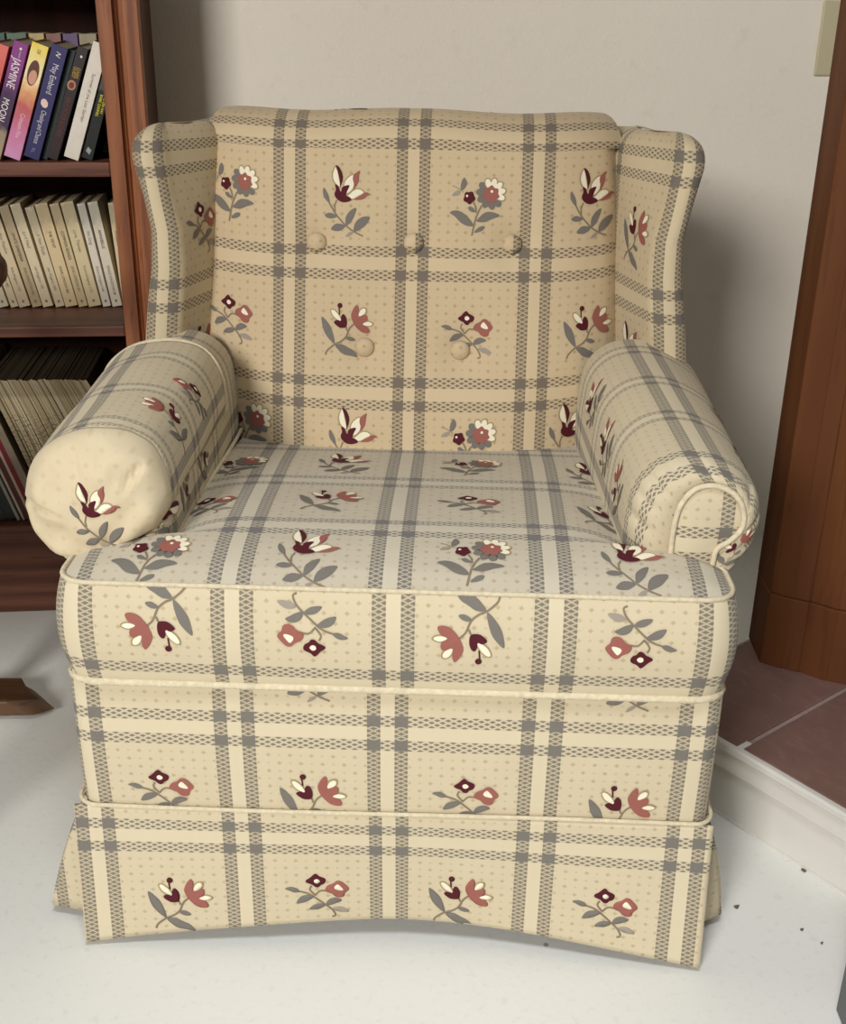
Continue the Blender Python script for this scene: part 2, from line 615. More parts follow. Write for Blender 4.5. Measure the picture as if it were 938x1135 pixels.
def resample(pts, step):
    out = [pts[0]]
    for i in range(1, len(pts)):
        L = math.dist(pts[i], pts[i - 1])
        m = max(1, int(round(L / step)))
        for k in range(1, m + 1):
            out.append(tuple(lerp(pts[i - 1][c], pts[i][c], k / m) for c in range(len(pts[i]))))
    return out


def arcs(pts):
    L = [0.0]
    for i in range(1, len(pts)): L.append(L[-1] + math.dist(pts[i], pts[i - 1]))
    return L


def wall_of(name, outline, zs, parent, uvf, motifs, off=None):
    """vertical sheet over an outline; off(k, z) moves points outward"""
    L = arcs(outline)
    verts, uvs, faces = [], [], []
    n = len(outline)
    for z in zs:
        for i, (x, y) in enumerate(outline):
            dx = dy = 0
            if off:
                dx, dy, zz = off(x, y, z)
            else:
                zz = z
            verts.append((x + dx, y + dy, zz)); uvs.append(uvf(L[i], x, z))
    for j in range(len(zs) - 1):
        for i in range(n - 1):
            a = j * n + i
            faces.append((a, a + 1, a + n + 1, a + n))
    return fabric_mesh(name, verts, faces, uvs, parent, motifs, away=(0, .33, .25))


# --- seat base (the rail under the cushion), four sides
out = resample(rrect(HB, DEPTH, 0.02), 0.012)
L = arcs(out)
# arc length at the middle of the front
mid = min(range(len(out)), key=lambda i: abs(out[i][0] - U0) + (0 if out[i][1] < 0.01 else 9))
Lm = L[mid]
zs = [lerp(0.168, 0.356, k / 18) for k in range(19)]


def base_off(x, y, z):
    t = (z - 0.168) / 0.188
    b = 0.004 * math.sin(pi * t)
    s = 1 + 0.0
    if y < 0.05: return (x * 0.004 * t, -b, z)
    return (math.copysign(b, x) if abs(x) > 0.3 else 0, 0, z)


rail_m = [('C', -1.52, -0.53), ('D', -0.5, -0.55), ('C', 0.52, -0.52), ('D', 1.56, -0.56), ('A', -0.52, 0.50), ('A', 1.52, 0.50),
          ('A', -2.6, -0.5), ('C', 2.7, -0.5)]
wall_of('seat_rail', out, zs, chair, lambda l, x, z: ((l - Lm) / PER, (z - 0.291) / 0.165), rail_m, base_off)

# --- skirt: front panel with a sagging hem, side and back panels that flare, pleat linings
SZ = 0.187


def hem(s):          # s -1..1 across the front
    a = abs(s)
    return 0.030 - 0.024 * a ** 1.8


def skirt_front(s, t):
    x = lerp(-0.3475, 0.3445, s)
    q = 2 * s - 1
    zb = hem(q)
    z = lerp(SZ, zb, t)
    w = -0.0055 + t * lerp(0.012, -0.018, abs(q) ** 1.6) + 0.003 * math.sin(q * 5 + 0.6) * t
    x += t * 0.001 * q
    return (x, w, z), ((x - U0) / PER, (z - 0.150) / 0.165)


o = patch('skirt_panel', skirt_front, 120, 26, chair, [('D', -1.46, -0.56), ('C', -0.5, -0.5), ('D', 0.5, -0.52), ('C', 1.5, -0.5)])
sm = o.modifiers.new('thick', 'SOLIDIFY'); sm.thickness = 0.003; sm.offset = -1


def skirt_side(sign):
    def f(s, t):
        w = lerp(0.018 + t * (0.010 if sign < 0 else 0.034), 0.66, s)
        z = lerp(SZ - 0.004, 0.018, t)
        x = sign * (HB + 0.004 + t * (0.058 if sign < 0 else 0.040) * (0.55 + 0.45 * math.cos(s * 9)) + 0.004 * math.sin(pi * t))
        return (x, w, z), ((w - 0.02) / PER + 0.09, (z - 0.150) / 0.165)
    return f


for sg in (-1, 1):
    o = patch('skirt_panel', skirt_side(sg), 70, 20, chair, [('D', 0.55, -0.55), ('C', 1.55, -0.5), ('D', 2.55, -0.5), ('C', 3.55, -0.5)], (sg * 5, 0, 0))
    sm = o.modifiers.new('thick', 'SOLIDIFY'); sm.thickness = 0.003; sm.offset = -1

    def lining(s, t, sg=sg):      # the folded-in cloth behind the corner slit
        z = lerp(SZ - 0.006, 0.014, t)
        x = sg * lerp(HB - 0.03, HB + 0.0035 + t * (0.058 if sg < 0 else 0.040) + 0.004 * math.sin(pi * t), s)
        w = 0.011 + 0.007 * s + t * s * (0.010 if sg < 0 else 0.034)
        return (x, w, z), ((x) / PER + 0.5, (z - 0.150) / 0.165)
    o = patch('skirt_pleat', lining, 12, 12, chair)
    sm = o.modifiers.new('thick', 'SOLIDIFY'); sm.thickness = 0.002; sm.offset = -1


def skirt_back(s, t):
    x = lerp(0.34, -0.34, s); z = lerp(SZ - 0.004, 0.018, t)
    return (x, DEPTH + 0.006 + 0.02 * t, z), (x / PER, (z - 0.15) / 0.165)


patch('skirt_panel', skirt_back, 50, 16, chair, [('D', -1.5, -0.5), ('C', -0.5, -0.5), ('D', 0.5, -0.5), ('C', 1.5, -0.5)], (0, 9, 0))
# welt where the skirt is sewn on, all round
wp = [(x * 1.016, (y - DEPTH / 2) * 1.014 + DEPTH / 2, SZ + 0.001 + 0.0015 * math.sin(x * 9)) for x, y in resample(rrect(HB, DEPTH, 0.022, 6), 0.02)[:-1]]
welt('skirt_welt', wp, 0.0024, chair, True)

# --- seat cushion (T shape)
EAR, BODY = 0.337, 0.243


def cush_half(w):
    if w < 0.028:
        d = 0.028 - w
        return EAR - 0.028 + math.sqrt(max(0.028 ** 2 - d * d, 0))
    if w < 0.066: return EAR
    if w < 0.096:
        return lerp(EAR, BODY, sstep(0.066, 0.096, w))
    return BODY - 0.012 * sstep(0.1, 0.43, w)


CW0, CW1 = -0.004, 0.475


def ctop(s, t):
    w = CW0 + (CW1 - CW0) * t
    hw = cush_half(w - CW0)
    q = 2 * s - 1
    x = q * hw
    zc = interp(w, [-0.004, 0.02, 0.055, 0.1, 0.17, 0.25, 0.33, 0.41, 0.475], [0.460, 0.4715, 0.4785, 0.4815, 0.478, 0.470, 0.463, 0.453, 0.445])
    dx = hw - abs(x)
    e = 1 - (1 - min(dx / 0.085, 1)) ** 2.4
    z = lerp(0.459, zc, e if zc > 0.459 else 1)
    return (x, w, z)


def seat_uv(x, w):
    if w < 0.099: v = (w - 0.099) / 0.158
    else: v = (w - 0.099) / 0.152
    uu = (x - U0) / (PER + 0.004 * sstep(0.05, 0.35, w))
    return (uu, v)


# ease rows: more of them near the front edge
rows = [0.0, 0.004, 0.01, 0.018, 0.028, 0.04, 0.055] + [0.055 + (1 - 0.055) * k / 46 for k in range(1, 47)]
NS = 96
verts, uvs, faces = [], [], []
for t in rows:
    for i in range(NS + 1):
        x, w, z = ctop(i / NS, t)
        verts.append((x, w, z)); uvs.append(seat_uv(x, w))
for j in range(len(rows) - 1):
    for i in range(NS):
        a = j * (NS + 1) + i
        faces.append((a, a + 1, a + NS + 2, a + NS + 1))
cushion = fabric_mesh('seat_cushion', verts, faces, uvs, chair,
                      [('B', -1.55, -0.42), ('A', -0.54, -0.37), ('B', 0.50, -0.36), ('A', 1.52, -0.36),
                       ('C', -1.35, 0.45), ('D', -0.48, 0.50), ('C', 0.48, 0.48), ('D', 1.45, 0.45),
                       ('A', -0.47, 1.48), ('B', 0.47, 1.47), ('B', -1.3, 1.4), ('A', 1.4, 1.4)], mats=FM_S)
tag(cushion, 'loose T-shaped seat cushion with a welted boxed edge')
# border (boxing) round the cushion
left, right = [], []
for k in range(120):
    w = CW0 + (CW1 - CW0) * k / 119
    h = cush_half(w - CW0)
    left.append((-h, w)); right.append((h, w))
fr = [(lerp(-left[0][0] * -1, right[0][0], k / 60), CW0) for k in range(1, 60)]
outline = left[::-1] + [(lerp(left[0][0], right[0][0], k / 60), CW0) for k in range(1, 60)] + right
outline = [outline[0]] + [p for i, p in enumerate(outline) if i and math.dist(p, outline[i - 1]) > 1e-5]
outline = resample(outline, 0.008)
L = arcs(outline)
im = min(range(len(outline)), key=lambda i: abs(outline[i][0] - U0) + (outline[i][1] - CW0) * 50)
Lc = L[im]
zs = [lerp(0.4595, 0.347, k / 16) for k in range(17)]
verts, uvs, faces = [], [], []
n = len(outline)
# outward normals of the outline
nrm = []
for i in range(n):
    a, b = outline[max(i - 2, 0)], outline[min(i + 2, n - 1)]
    tx, ty = b[0] - a[0], b[1] - a[1]
    ll = math.hypot(tx, ty) or 1
    nrm.append((ty / ll, -tx / ll))
for z in zs:
    t = (0.4595 - z) / 0.1125
    b = (0.007 if abs(x) > 0.3 else 0.011) * max(math.sin(pi * t), 0) ** 0.8 + 0.001 - (0.004 * t if abs(x) > 0.3 else 0)
    for i, (x, w) in enumerate(outline):
        sway = 0.003 * math.sin(x * 11 + 1.0)
        verts.append((x + nrm[i][0] * b, w + nrm[i][1] * b, z - t * (0.003 * math.cos(x * 4.5)) + 0.0008 * sway))
        uvs.append(((L[i] - Lc) / PER, (z - 0.355) / 0.165))
for j in range(len(zs) - 1):
    for i in range(n - 1):
        a = j * n + i
        faces.append((a, a + n, a + n + 1, a + 1))
fabric_mesh('cushion_border', verts, faces, uvs, cushion,
            [('D', -1.47, 0.44, pi), ('C', -0.5, 0.42, pi), ('D', 0.47, 0.42, pi), ('C', 1.53, 0.40, pi)], mats=FMATS)
bpy.context.view_layer.update()


def along(off, z, r, name):
    pts = [(outline[i][0] + nrm[i][0] * off, outline[i][1] + nrm[i][1] * off, z) for i in range(0, n, 2)]
    welt(name, pts, r, cushion, True)


along(0.0008, 0.4598, 0.0026, 'cushion_welt')
along(0.003, 0.3465, 0.0040, 'cushion_welt')
# underside of the cushion / deck
raw('cushion_underside', [(p[0], p[1], 0.349) for p in outline[::4]], [tuple(range(len(outline[::4])))[::-1]], cushion, [WELT])

# --- arms
def arm_full(w, conv=-0.024):
    t = min(max((w - 0.07) / 0.36, 0), 1)
    din = conv * t      # inner side converges toward the back
    dz = 0.022 * t
    base = [(.240, .36, 0), (.240, .43, 0), (.239, .47, .2), (.240, .505, .6), (.246, .535, 1), (.262, .558, 1), (.286, .570, 1), (.314, .571, 1), (.342, .561, .8),
            (.364, .542, .6), (.375, .515, .4), (.373, .488, .2), (.357, .467, 0), (.338, .462, 0), (.331, .44, 0), (.334, .36, 0), (.338, .27, 0), (.340, .19, 0)]
    o = []
    for k, (x, z, f) in enumerate(base):
        g = 1 if k <= 6 else max(0, 1 - (k - 6) / 3)
        o.append((x + din * g, z + dz * f, 0))
    return catmull(o, 168)


FACE = catmull([(.281, .36, 0), (.281, .43, 0), (.281, .47, 0), (.2815, .505, 0), (.286, .530, 0), (.298, .547, 0), (.314, .552, 0), (.331, .548, 0), (.344, .537, 0),
                (.351, .519, 0), (.349, .503, 0), (.338, .490, 0), (.328, .482, 0), (.3255, .468, 0), (.325, .44, 0), (.327, .36, 0), (.329, .27, 0), (.330, .19, 0)], 168)
NA = 167
arm_stations = [('d', k / 12) for k in range(13)] + [('w', w) for w in [0.112 + 0.0095 * k for k in range(1, 37)]]


def build_arm(sg, motifs):
    verts, uvs, faces = [], [], []
    conv = -0.024 if sg > 0 else -0.004
    for kind, q in arm_stations:
        if kind == 'd':
            ph = q * pi / 2
            b = math.sin(ph)
            w = 0.070 - 0.012 * math.sin(2 * ph) * 0.8 + 0.042 * (1 - math.cos(ph))
            F = arm_full(w, conv)
            pts = []
            for i in range(NA + 1):
                p = FACE[i].lerp(F[i], b)
                a = i / NA
                if 0.18 < a < 0.72:
                    rip = (-0.0065 * (1 - abs(math.sin(a * pi * 21 + 1.6 * math.sin(a * 23)))) ** 2.5 + .0015) * max(math.sin(ph * 2), 0) ** 1.1
                    d = (F[i] - FACE[i])
                    if d.length > 1e-5: p = p + d.normalized() * rip
                pts.append(p)
        else:
            w = q
            pts = arm_full(w, conv)
        A = arcs([tuple(p) for p in pts])
        i0 = 62
        for i, p in enumerate(pts):
            verts.append((sg * p.x, w, p.y))
            uvs.append(((A[i] - A[i0]) / PER, (w - 0.200) / 0.106))
    nd = 12
    W1 = NA + 1
    full_u = [uvs[nd * W1 + i] for i in range(W1)]
    for i in range(W1):
        acc = 0.0
        for j in range(nd - 1, -1, -1):
            acc += math.dist(verts[(j + 1) * W1 + i], verts[j * W1 + i])
            uvs[j * W1 + i] = (full_u[i][0] * .6 + uvs[j * W1 + i][0] * .4, full_u[i][1] - acc / 0.155)
    for j in range(len(arm_stations) - 1):
        for i in range(NA):
            a = j * (NA + 1) + i
            f = (a, a + 1, a + NA + 2, a + NA + 1)
            faces.append(f)
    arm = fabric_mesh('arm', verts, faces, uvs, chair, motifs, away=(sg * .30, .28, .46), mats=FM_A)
    # front facing panel
    pts = [(p.x, p.y) for p in FACE]
    zlow = 0.19
    cyc = pts + []
    b = [Vector(p) for p in cyc]
    inner = []
    yy = zlow + 0.006
    while yy < 0.555:
        xx = 0.284
        while xx < 0.352:
            inn = False
            for i in range(len(b)):
                p, q = b[i], b[i - 1]
                if (p.y > yy) != (q.y > yy) and xx < (q.x - p.x) * (yy - p.y) / (q.y - p.y) + p.x: inn = not inn
            if inn and min((p - Vector((xx, yy))).length for p in b) > 0.003: inner.append(Vector((xx, yy)))
            xx += 0.007
        yy += 0.007
    m = len(b)
    vv, _, ff, _, _, _ = delaunay_2d_cdt(b + inner, [(i, (i + 1) % m) for i in range(m)], [], 1, 1e-6)
    vs = []
    for p in vv:
        d = min((q - p).length for q in b)
        vs.append((sg * p.x, 0.069 - 0.005 * (1 - math.exp(-d / 0.01)), p.y))
    fabric_mesh('arm_facing', vs, [tuple(f) for f in ff], [((p.x - 0.349) / PER, (p.y - 0.486) / PER) for p in vv], arm)
    welt('facing_welt', [(sg * p.x, 0.066, p.y) for p in FACE], 0.0031, arm)
    return arm


right_arm = build_arm(1, [('A', -0.66, 0.42, -0.3), ('D', -0.72, -0.42, 0.1, .9), ('C', 0.52, -0.30, 0.9), ('B', -0.40, -1.40, 0.1, .55), ('A', -0.6, 1.45), ('B', 0.55, 0.75), ('D', 0.66, -1.22, 1.8, .6)])
left_arm = build_arm(-1, [('D', -0.75, 0.35), ('B', -0.72, -0.5, 0.3), ('A', -0.7, -1.1)])

# --- outer side panels between arm and back
for sg in (-1, 1):
    def side(s, t, sg=sg):
        w = lerp(.445, .662, s); z = lerp(.18, .545, t)
        return (sg * (.3385 - .004 * t), w, z), ((w - .02) / PER, (z - .291) / .165)
    patch('side_panel', side, 24, 36, chair, [('C', 2.6, .5), ('D', 3.5, -.5), ('A', 3.5, .5)], (sg * 5, .5, .4))

# --- wings
WZ = [.50, .555, .62, .677, .722, .765, .808, .838]
WUO = [.358, .353, .344, .335, .333, .341, .351, .352]
WSI = [.310, .304, .297, .292, .294, .305, .310, .310]


def wing_path(z, shrink=0.0):
    uo = interp(z, WZ, WUO); si = interp(z, WZ, WSI)
    dw = 0.020 * sstep(0.58, 0.84, z) + 0.008
    P = [(.248, .60), (.266, .52), (si - .004, .442), (si + .004, .424), ((si + uo) / 2, .415), (uo - .006, .420), (uo - .0005, .434), (uo - .003, .50), (uo - .012, .66)]
    mx = (si + uo) / 2
    o = []
    for x, w in P:
        w += dw
        if shrink > 0:
            c = math.sqrt(max(1 - shrink * shrink, 0))
            tgt = mx - 0.012 if w < 0.52 else lerp(.27, .31, .5)
            x = lerp(tgt, x, c)
            w = w + (1 - c) * 0.045 * (1 if w < 0.5 else 0.2)
        o.append((x, w, 0))
    return catmull(o, 64)


def smooth_list(xs, ys):
    return ys


def build_wing(sg, motifs):
    verts, uvs, faces = [], [], []
    st = [(lerp(.50, .815, k / 44), 0.0, lerp(.50, .815, k / 44)) for k in range(45)]
    for k in range(1, 11):
        s = math.sin(k / 10 * pi / 2)
        c = 1 - math.cos(k / 10 * pi / 2)
        st.append((.815 + 0.034 * math.sin(k / 10 * pi / 2), c if k < 10 else 0.999, .815 + 0.05 * k / 10))
    weltp = []
    for z, sh, vz in st:
        pts = wing_path(min(z, .838), min(math.sqrt(max(0, 1 - (1 - sh) ** 2)), .999) if sh > 0 else 0)
        A = arcs([tuple(p) for p in pts])
        mid = 0
        for i, p in enumerate(pts):
            if p.y < pts[mid].y: mid = i
        ref = wing_path(min(vz, .815))
        AR = arcs([tuple(p) for p in ref])
        mr = min(range(64), key=lambda i: ref[i].y)
        for i, p in enumerate(pts):
            zz = z - 0.06 * max(0, p.y - .455) * sstep(.77, .849, z)
            verts.append((sg * p.x, p.y, zz))
            uvs.append(((AR[i] - AR[mr]) / 0.158, (vz - 0.643) / 0.165))
        if sh < 0.12: weltp.append((sg * (pts[44].x + .001), pts[44].y, z - 0.06 * max(0, pts[44].y - .455) * sstep(.77, .849, z)))
    for j in range(len(st) - 1):
        for i in range(63):
            a = j * 64 + i
            faces.append((a, a + 1, a + 65, a + 64))
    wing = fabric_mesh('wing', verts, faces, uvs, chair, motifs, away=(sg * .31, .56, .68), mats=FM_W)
    welt('wing_welt', weltp, 0.0035, wing)
    return wing


build_wing(-1, [('C', -0.48, 0.45, 0, 1, -1), ('D', -0.5, -0.52, 0, 1, -1), ('A', 0.6, 0.5), ('B', 0.6, -0.5)])
build_wing(1, [('D', -0.48, 0.45), ('A', -0.5, -0.5), ('C', 0.6, 0.5), ('B', 0.6, -0.5)])

# --- inside back
BC = -0.011
HWZ = [.38, .41, .487, .555, .655, .77, .815, .84]
HW = [.236, .244, .268, .290, .284, .279, .276, .273]
BTN = [(-0.129, .704), (-0.004, .706), (0.122, .706), (-0.065, .577), (0.059, .576)]


def w0(z): return 0.400 + (z - 0.42) * 0.25


back_prof = []       # (z, w shift, hw scale)
for k in range(70): back_prof.append((lerp(.37, .818, k / 69), None))
for k in range(1, 17):
    back_prof.append((None, k / 16 * 0.62 * pi))
ZT, RT = .818, .045
pl = []
for z, a in back_prof:
    if a is None: pl.append((z, w0(z), interp(z, HWZ, HW), 0))
    else:
        zz = ZT + RT * math.sin(a); ww = w0(ZT) + RT * 1.25 * (1 - math.cos(a))
        pl.append((zz, ww, interp(.818, HWZ, HW) - 0.030 * (1 - math.cos(a * 0.85)), a))
pl.append((pl[-1][0] - .05, pl[-1][1] + .035, pl[-1][2], 2))
AL = arcs([(p[0], p[1]) for p in pl])
iref = min(range(len(pl)), key=lambda i: abs(pl[i][0] - .683) + (9 if pl[i][3] else 0))


def inside_back(i, j, NSx):
    z, w, hw, a = pl[j]
    q = 2 * i / NSx - 1
    # ease toward the edges for a rounder side
    s = math.sin(q * pi / 2) * 0.35 + q * 0.65
    x = BC + s * hw
    edge = abs(s)
    ww = w + 0.065 * edge ** 4.5 + 0.012 * edge ** 2
    zz = z - (0.010 * edge ** 6 if a else 0)
    if a: zz += 0.0035 * math.cos(s * 5.5) - 0.006 * (1 - abs(s)) ** 2 * 0.5
    if edge > 0.9 and not a:
        ww += 0.10 * (edge - 0.9) ** 2 / 0.01 * 0.3
    pr = 0
    for bx, bz in BTN:
        d2 = (x - bx) ** 2 + ((z - bz) * 1.0) ** 2
        pr += 0.011 * math.exp(-d2 / (2 * 0.017 ** 2)) + 0.004 * math.exp(-d2 / (2 * 0.05 ** 2))
    if not a: ww += pr
    ww -= 0.010 * math.exp(-((z - .50) / .08) ** 2) * (1 - edge ** 2)
    return (x, ww, zz), ((x + .0055) / 0.158, (AL[j] - AL[iref]) / 0.163)


NBX = 96
verts, uvs, faces = [], [], []
for j in range(len(pl)):
    for i in range(NBX + 1):
        p, q = inside_back(i, j, NBX)
        verts.append(p); uvs.append(q)
for j in range(len(pl) - 1):
    for i in range(NBX):
        a = j * (NBX + 1) + i
        faces.append((a, a + 1, a + NBX + 2, a + NBX + 1))
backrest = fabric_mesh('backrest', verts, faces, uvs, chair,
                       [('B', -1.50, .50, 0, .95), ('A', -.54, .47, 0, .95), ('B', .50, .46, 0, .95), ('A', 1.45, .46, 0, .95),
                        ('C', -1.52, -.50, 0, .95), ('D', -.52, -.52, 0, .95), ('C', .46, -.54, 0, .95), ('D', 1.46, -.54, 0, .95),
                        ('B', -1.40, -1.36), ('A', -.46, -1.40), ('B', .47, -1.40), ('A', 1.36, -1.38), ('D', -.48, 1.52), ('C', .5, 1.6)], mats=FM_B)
def tuft(bx, bz, mat):
    # find the surface depth there
    w = w0(bz) + 0.015
    q = abs((bx - BC) / interp(bz, HWZ, HW))
    w += 0.065 * q ** 4.5 + 0.012 * q ** 2 - 0.010 * math.exp(-((bz - .50) / .08) ** 2) * (1 - q ** 2)
    prof = [(0.0, 0.0), (0.0125, 0.0005), (0.0130, 0.004), (0.0118, 0.0075), (0.008, 0.0105), (0.0035, 0.0118), (0.0, 0.012)]
    verts, faces, uvs = [], [], []
    nn = 24
    for r, h in prof:
        for k in range(nn):
            a = 2 * pi * k / nn
            verts.append((bx + r * math.cos(a), w - h, bz + r * math.sin(a)))
            uvs.append(((bx + .0055 + r * math.cos(a)) / 0.158 + mat, (bz - .683 + r * math.sin(a)) / .163 + mat * .4))
    for i in range(len(prof) - 1):
        for k in range(nn):
            faces.append((i * nn + k, i * nn + (k + 1) % nn, (i + 1) * nn + (k + 1) % nn, (i + 1) * nn + k))
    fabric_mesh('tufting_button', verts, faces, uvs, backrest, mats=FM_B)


for (bx, bz), k in zip(BTN, (0.10, 0.02, 0.05, .16, .3)): tuft(bx, bz, k)

# --- outside back
def outside_back(s, t):
    q = 2 * s - 1
    z = lerp(.17, .835, t)
    hw = interp(z, [.17, .5, .75, .835], [.338, .336, .325, .30])
    return (-q * hw, .655 + .03 * t - 0.012 * q * q, z), (-q * hw / PER, (z - .643) / .165)


patch('outer_back', outside_back, 50, 40, chair, [('A', -.5, -.5), ('B', .5, -.5), ('C', -.5, .5), ('D', .5, .5)], (0, 9, 1))
def back_cap(s, t):
    q = 2 * s - 1
    return (-q * lerp(.30, .225, t), lerp(.672, .605, t), lerp(.835, .815, t)), (-q * .3 / PER, 1.2 + t * .4)
patch('back_cap', back_cap, 30, 6, chair, (), (0, 1, 9))

# ================================================================== ARM COVER on the chair's left-hand arm
cover = thing('arm_cover', 'loose fabric cover slipped over the rolled arm nearest the bookcase', 'arm cover', (-0.0275, 1.03, 0), R(-1.7))


def cov_path(w):
    t = min(max((w - 0.07) / 0.31, 0), 1)
    base = [(.247, .489, .6), (.239, .511, .7), (.243, .547, 1), (.260, .575, 1), (.290, .587, 1), (.322, .586, 1), (.353, .575, 1), (.379, .553, .8), (.391, .520, .5), (.389, .488, .3), (.375, .462, 0), (.355, .451, 0)]
    o = []
    for k, (x, z, f) in enumerate(base):
        g = 1 if k <= 4 else max(0, 1 - (k - 4) / 3)
        o.append((x - .006 * t * g, z + .018 * t * f, 0))
    return catmull(o, 64)


cst = [('d', k / 16) for k in range(17)] + [('w', w) for w in [0.092 + 0.0085 * k for k in range(1, 33)]]
verts, uvs, faces, hem_in, hem_out = [], [], [], [], []
CC = Vector((.313, .466, 0))
for kind, q in cst:
    if kind == 'd':
        ph = q * pi / 2
        b = 0.02 + 0.98 * math.sin(ph) ** 0.62
        w = 0.052 + 0.040 * max(1 - math.cos(ph), 0) ** 1.15
        F = cov_path(w)
        CB = F[0].lerp(F[63], .5)
        pts = []
        for i in range(64):
            base_pt = CB.lerp(F[i], b)
            a = math.atan2(F[i].y - CB.y, F[i].x - CB.x)
            wr = 0.0034 * math.sin(a * 7 + 1.3 + 2 * math.sin(ph * 3)) * math.sin(ph * 2) ** 2 + 0.002 * math.sin(base_pt.x * 130) * math.sin(base_pt.y * 150 + 1)
            pts.append(base_pt)
            for (ax, az, bx_, bz_, dp) in ((.392, .512, .352, .508, .0034), (.262, .556, .276, .540, .0042), (.330, .570, .326, .548, .0022), (.300, .575, .302, .556, .0022), (.352, .560, .342, .545, .0020)):
                ex, ez = bx_ - ax, bz_ - az
                tt = min(max(((base_pt.x - ax) * ex + (base_pt.y - az) * ez) / (ex * ex + ez * ez), 0), 1)
                dd = math.hypot(base_pt.x - ax - tt * ex, base_pt.y - az - tt * ez)
                wr -= 1.5 * dp * math.exp(-(dd / .0032) ** 2) - dp * .5 * math.exp(-((dd - .006) / .004) ** 2)
            verts.append((-base_pt.x, w - wr, base_pt.y))
            uvs.append((-(base_pt.x - .311) / PER, (w - .062) * 0 - 1.48 + (base_pt.y - .515) / PER) if False else (10.5 - (base_pt.x - .315) / PER * .75, 10.5 + (base_pt.y - .519) / PER * .75))
        A = None
    else:
        w = q
        pts = cov_path(w)
        A = arcs([tuple(p) for p in pts])
        for i, p in enumerate(pts):
            lump = 0.0012 * math.sin(i * .35 + w * 40)
            verts.append((-(p.x), w, p.y + lump))
            uvs.append(None)
        A0 = A[33]
        for i in range(64):
            uvs[len(verts) - 64 + i] = ((A[i] - A0) / PER, (w - .207) / .100)
    hem_in.append((-pts[0].x, w, pts[0].y)); hem_out.append((-pts[63].x, w, pts[63].y))
NC = len(cst)
cap_f = []
for j in range(16):
    for i in range(63):
        a = j * 64 + i
        cap_f.append((a, a + 64, a + 65, a + 1))
cap = fabric_mesh('cover_cap', verts[:17 * 64], cap_f, uvs[:17 * 64], cover, [('A', 10.53, 10.44, .12, .60)], mats=FM_C)
A = arcs([tuple(p) for p in cov_path(0.092)])
sv = [verts[16 * 64 + i] for i in range(64)] + verts[17 * 64:]
su = [((A[i] - A[33]) / PER, (.092 - .207) / .100) for i in range(64)] + uvs[17 * 64:]
sf = []
for j in range(len(sv) // 64 - 1):
    for i in range(63):
        a = j * 64 + i
        sf.append((a, a + 64, a + 65, a + 1))
cv = fabric_mesh('cover_sleeve', sv, sf, su, cover, [('D', -.62, -.42, -.5), ('C', -.72, .42, -.4), ('B', .55, -.4), ('A', .6, .5)], away=(-.31, .25, .50), mats=FM_A)
sm = cap.modifiers.new('thick', 'SOLIDIFY'); sm.thickness = 0.0025; sm.offset = -1
sm = cv.modifiers.new('thick', 'SOLIDIFY'); sm.thickness = 0.0025; sm.offset = -1
welt('cover_hem', [Vector(p) for p in hem_in[12:]], 0.0028, cover)
welt('cover_hem', [Vector(p) for p in hem_out[6:]], 0.0030, cover)
wb_ = cst[-1][1]
welt('cover_hem', [(-p.x, wb_, p.y) for p in cov_path(wb_)], 0.0026, cover)
# ================================================================== ROOM
def floor_mat():
    t = NT('painted_concrete')
    co = t.co('Object')
    big = t.noise(co, 1.6, 4)
    fine = t.noise(co, 90, 3)
    c = t.mix(big, srgb(224, 224, 219), srgb(234, 234, 228))
    c = t.mix(t.M('MULTIPLY', t.ss(0.55, 0.75, fine), 0.18), c, srgb(180, 178, 170))
    v = t.n('ShaderNodeTexVoronoi'); t.put(v.inputs['Vector'], co); v.inputs['Scale'].default_value = 9
    sel = t.noise(co, 5.3, 2)
    sp = t.M('MULTIPLY', t.ss(0.035, 0.02, v.outputs['Distance']), t.ss(0.56, 0.6, sel))
    c = t.mix(t.M('MULTIPLY', sp, 0.7), c, srgb(120, 112, 100))
    t.bump(t.M('ADD', fine, t.M('MULTIPLY', big, 2)), 0.15, 0.002)
    return t.done(c, 0.5, 0.35)


def wall_mat():
    t = NT('painted_plaster')
    co = t.co('Object')
    big = t.noise(co, 2.2, 5)
    fine = t.noise(co, 160, 3)
    mid = t.noise(co, 28, 4)
    c = t.mix(big, srgb(234, 227, 214), srgb(241, 235, 223))
    c = t.mix(t.M('MULTIPLY', t.ss(0.6, 0.75, mid), 0.14), c, srgb(196, 190, 178))
    t.bump(t.M('ADD', t.M('MULTIPLY', mid, 1.5), fine), 0.25, 0.003)
    return t.done(c, 0.85, 0.2)


def oak(name, lo, mi_, hi, axis='Z', scale=1.0, rough=0.45, spec=0.35):
    t = NT(name)
    co = t.co('Object')
    st = {'X': (0.7, 9, 9), 'Y': (9, 0.7, 9), 'Z': (9, 9, 0.7)}[axis]
    st = tuple(x * scale for x in st)
    v = t.mapping(co, st)
    d = t.noise(v, 1.6, 4, 0.6)
    w = t.n('ShaderNodeTexWave', wave_type='RINGS', rings_direction={'X': 'X', 'Y': 'Y', 'Z': 'Z'}[axis])
    t.put(w.inputs['Vector'], t.mapping(co, tuple(x * 0.35 for x in st)))
    w.inputs['Scale'].default_value = 2.6; w.inputs['Distortion'].default_value = 9.0; w.inputs['Detail'].default_value = 3
    pore = t.noise(t.mapping(co, tuple(x * 14 for x in st)), 1.0, 3)
    f = t.M('ADD', t.M('MULTIPLY', w.outputs['Fac'], 0.34), t.M('MULTIPLY', d, 0.66))
    c = t.ramp(f, [(0.15, lo), (0.5, mi_), (0.85, hi)])
    c = t.mix(t.M('MULTIPLY', t.ss(0.54, 0.7, pore), 0.5), c, lo)
    t.bump(pore, 0.15, 0.001)
    return t.done(c, rough, spec)


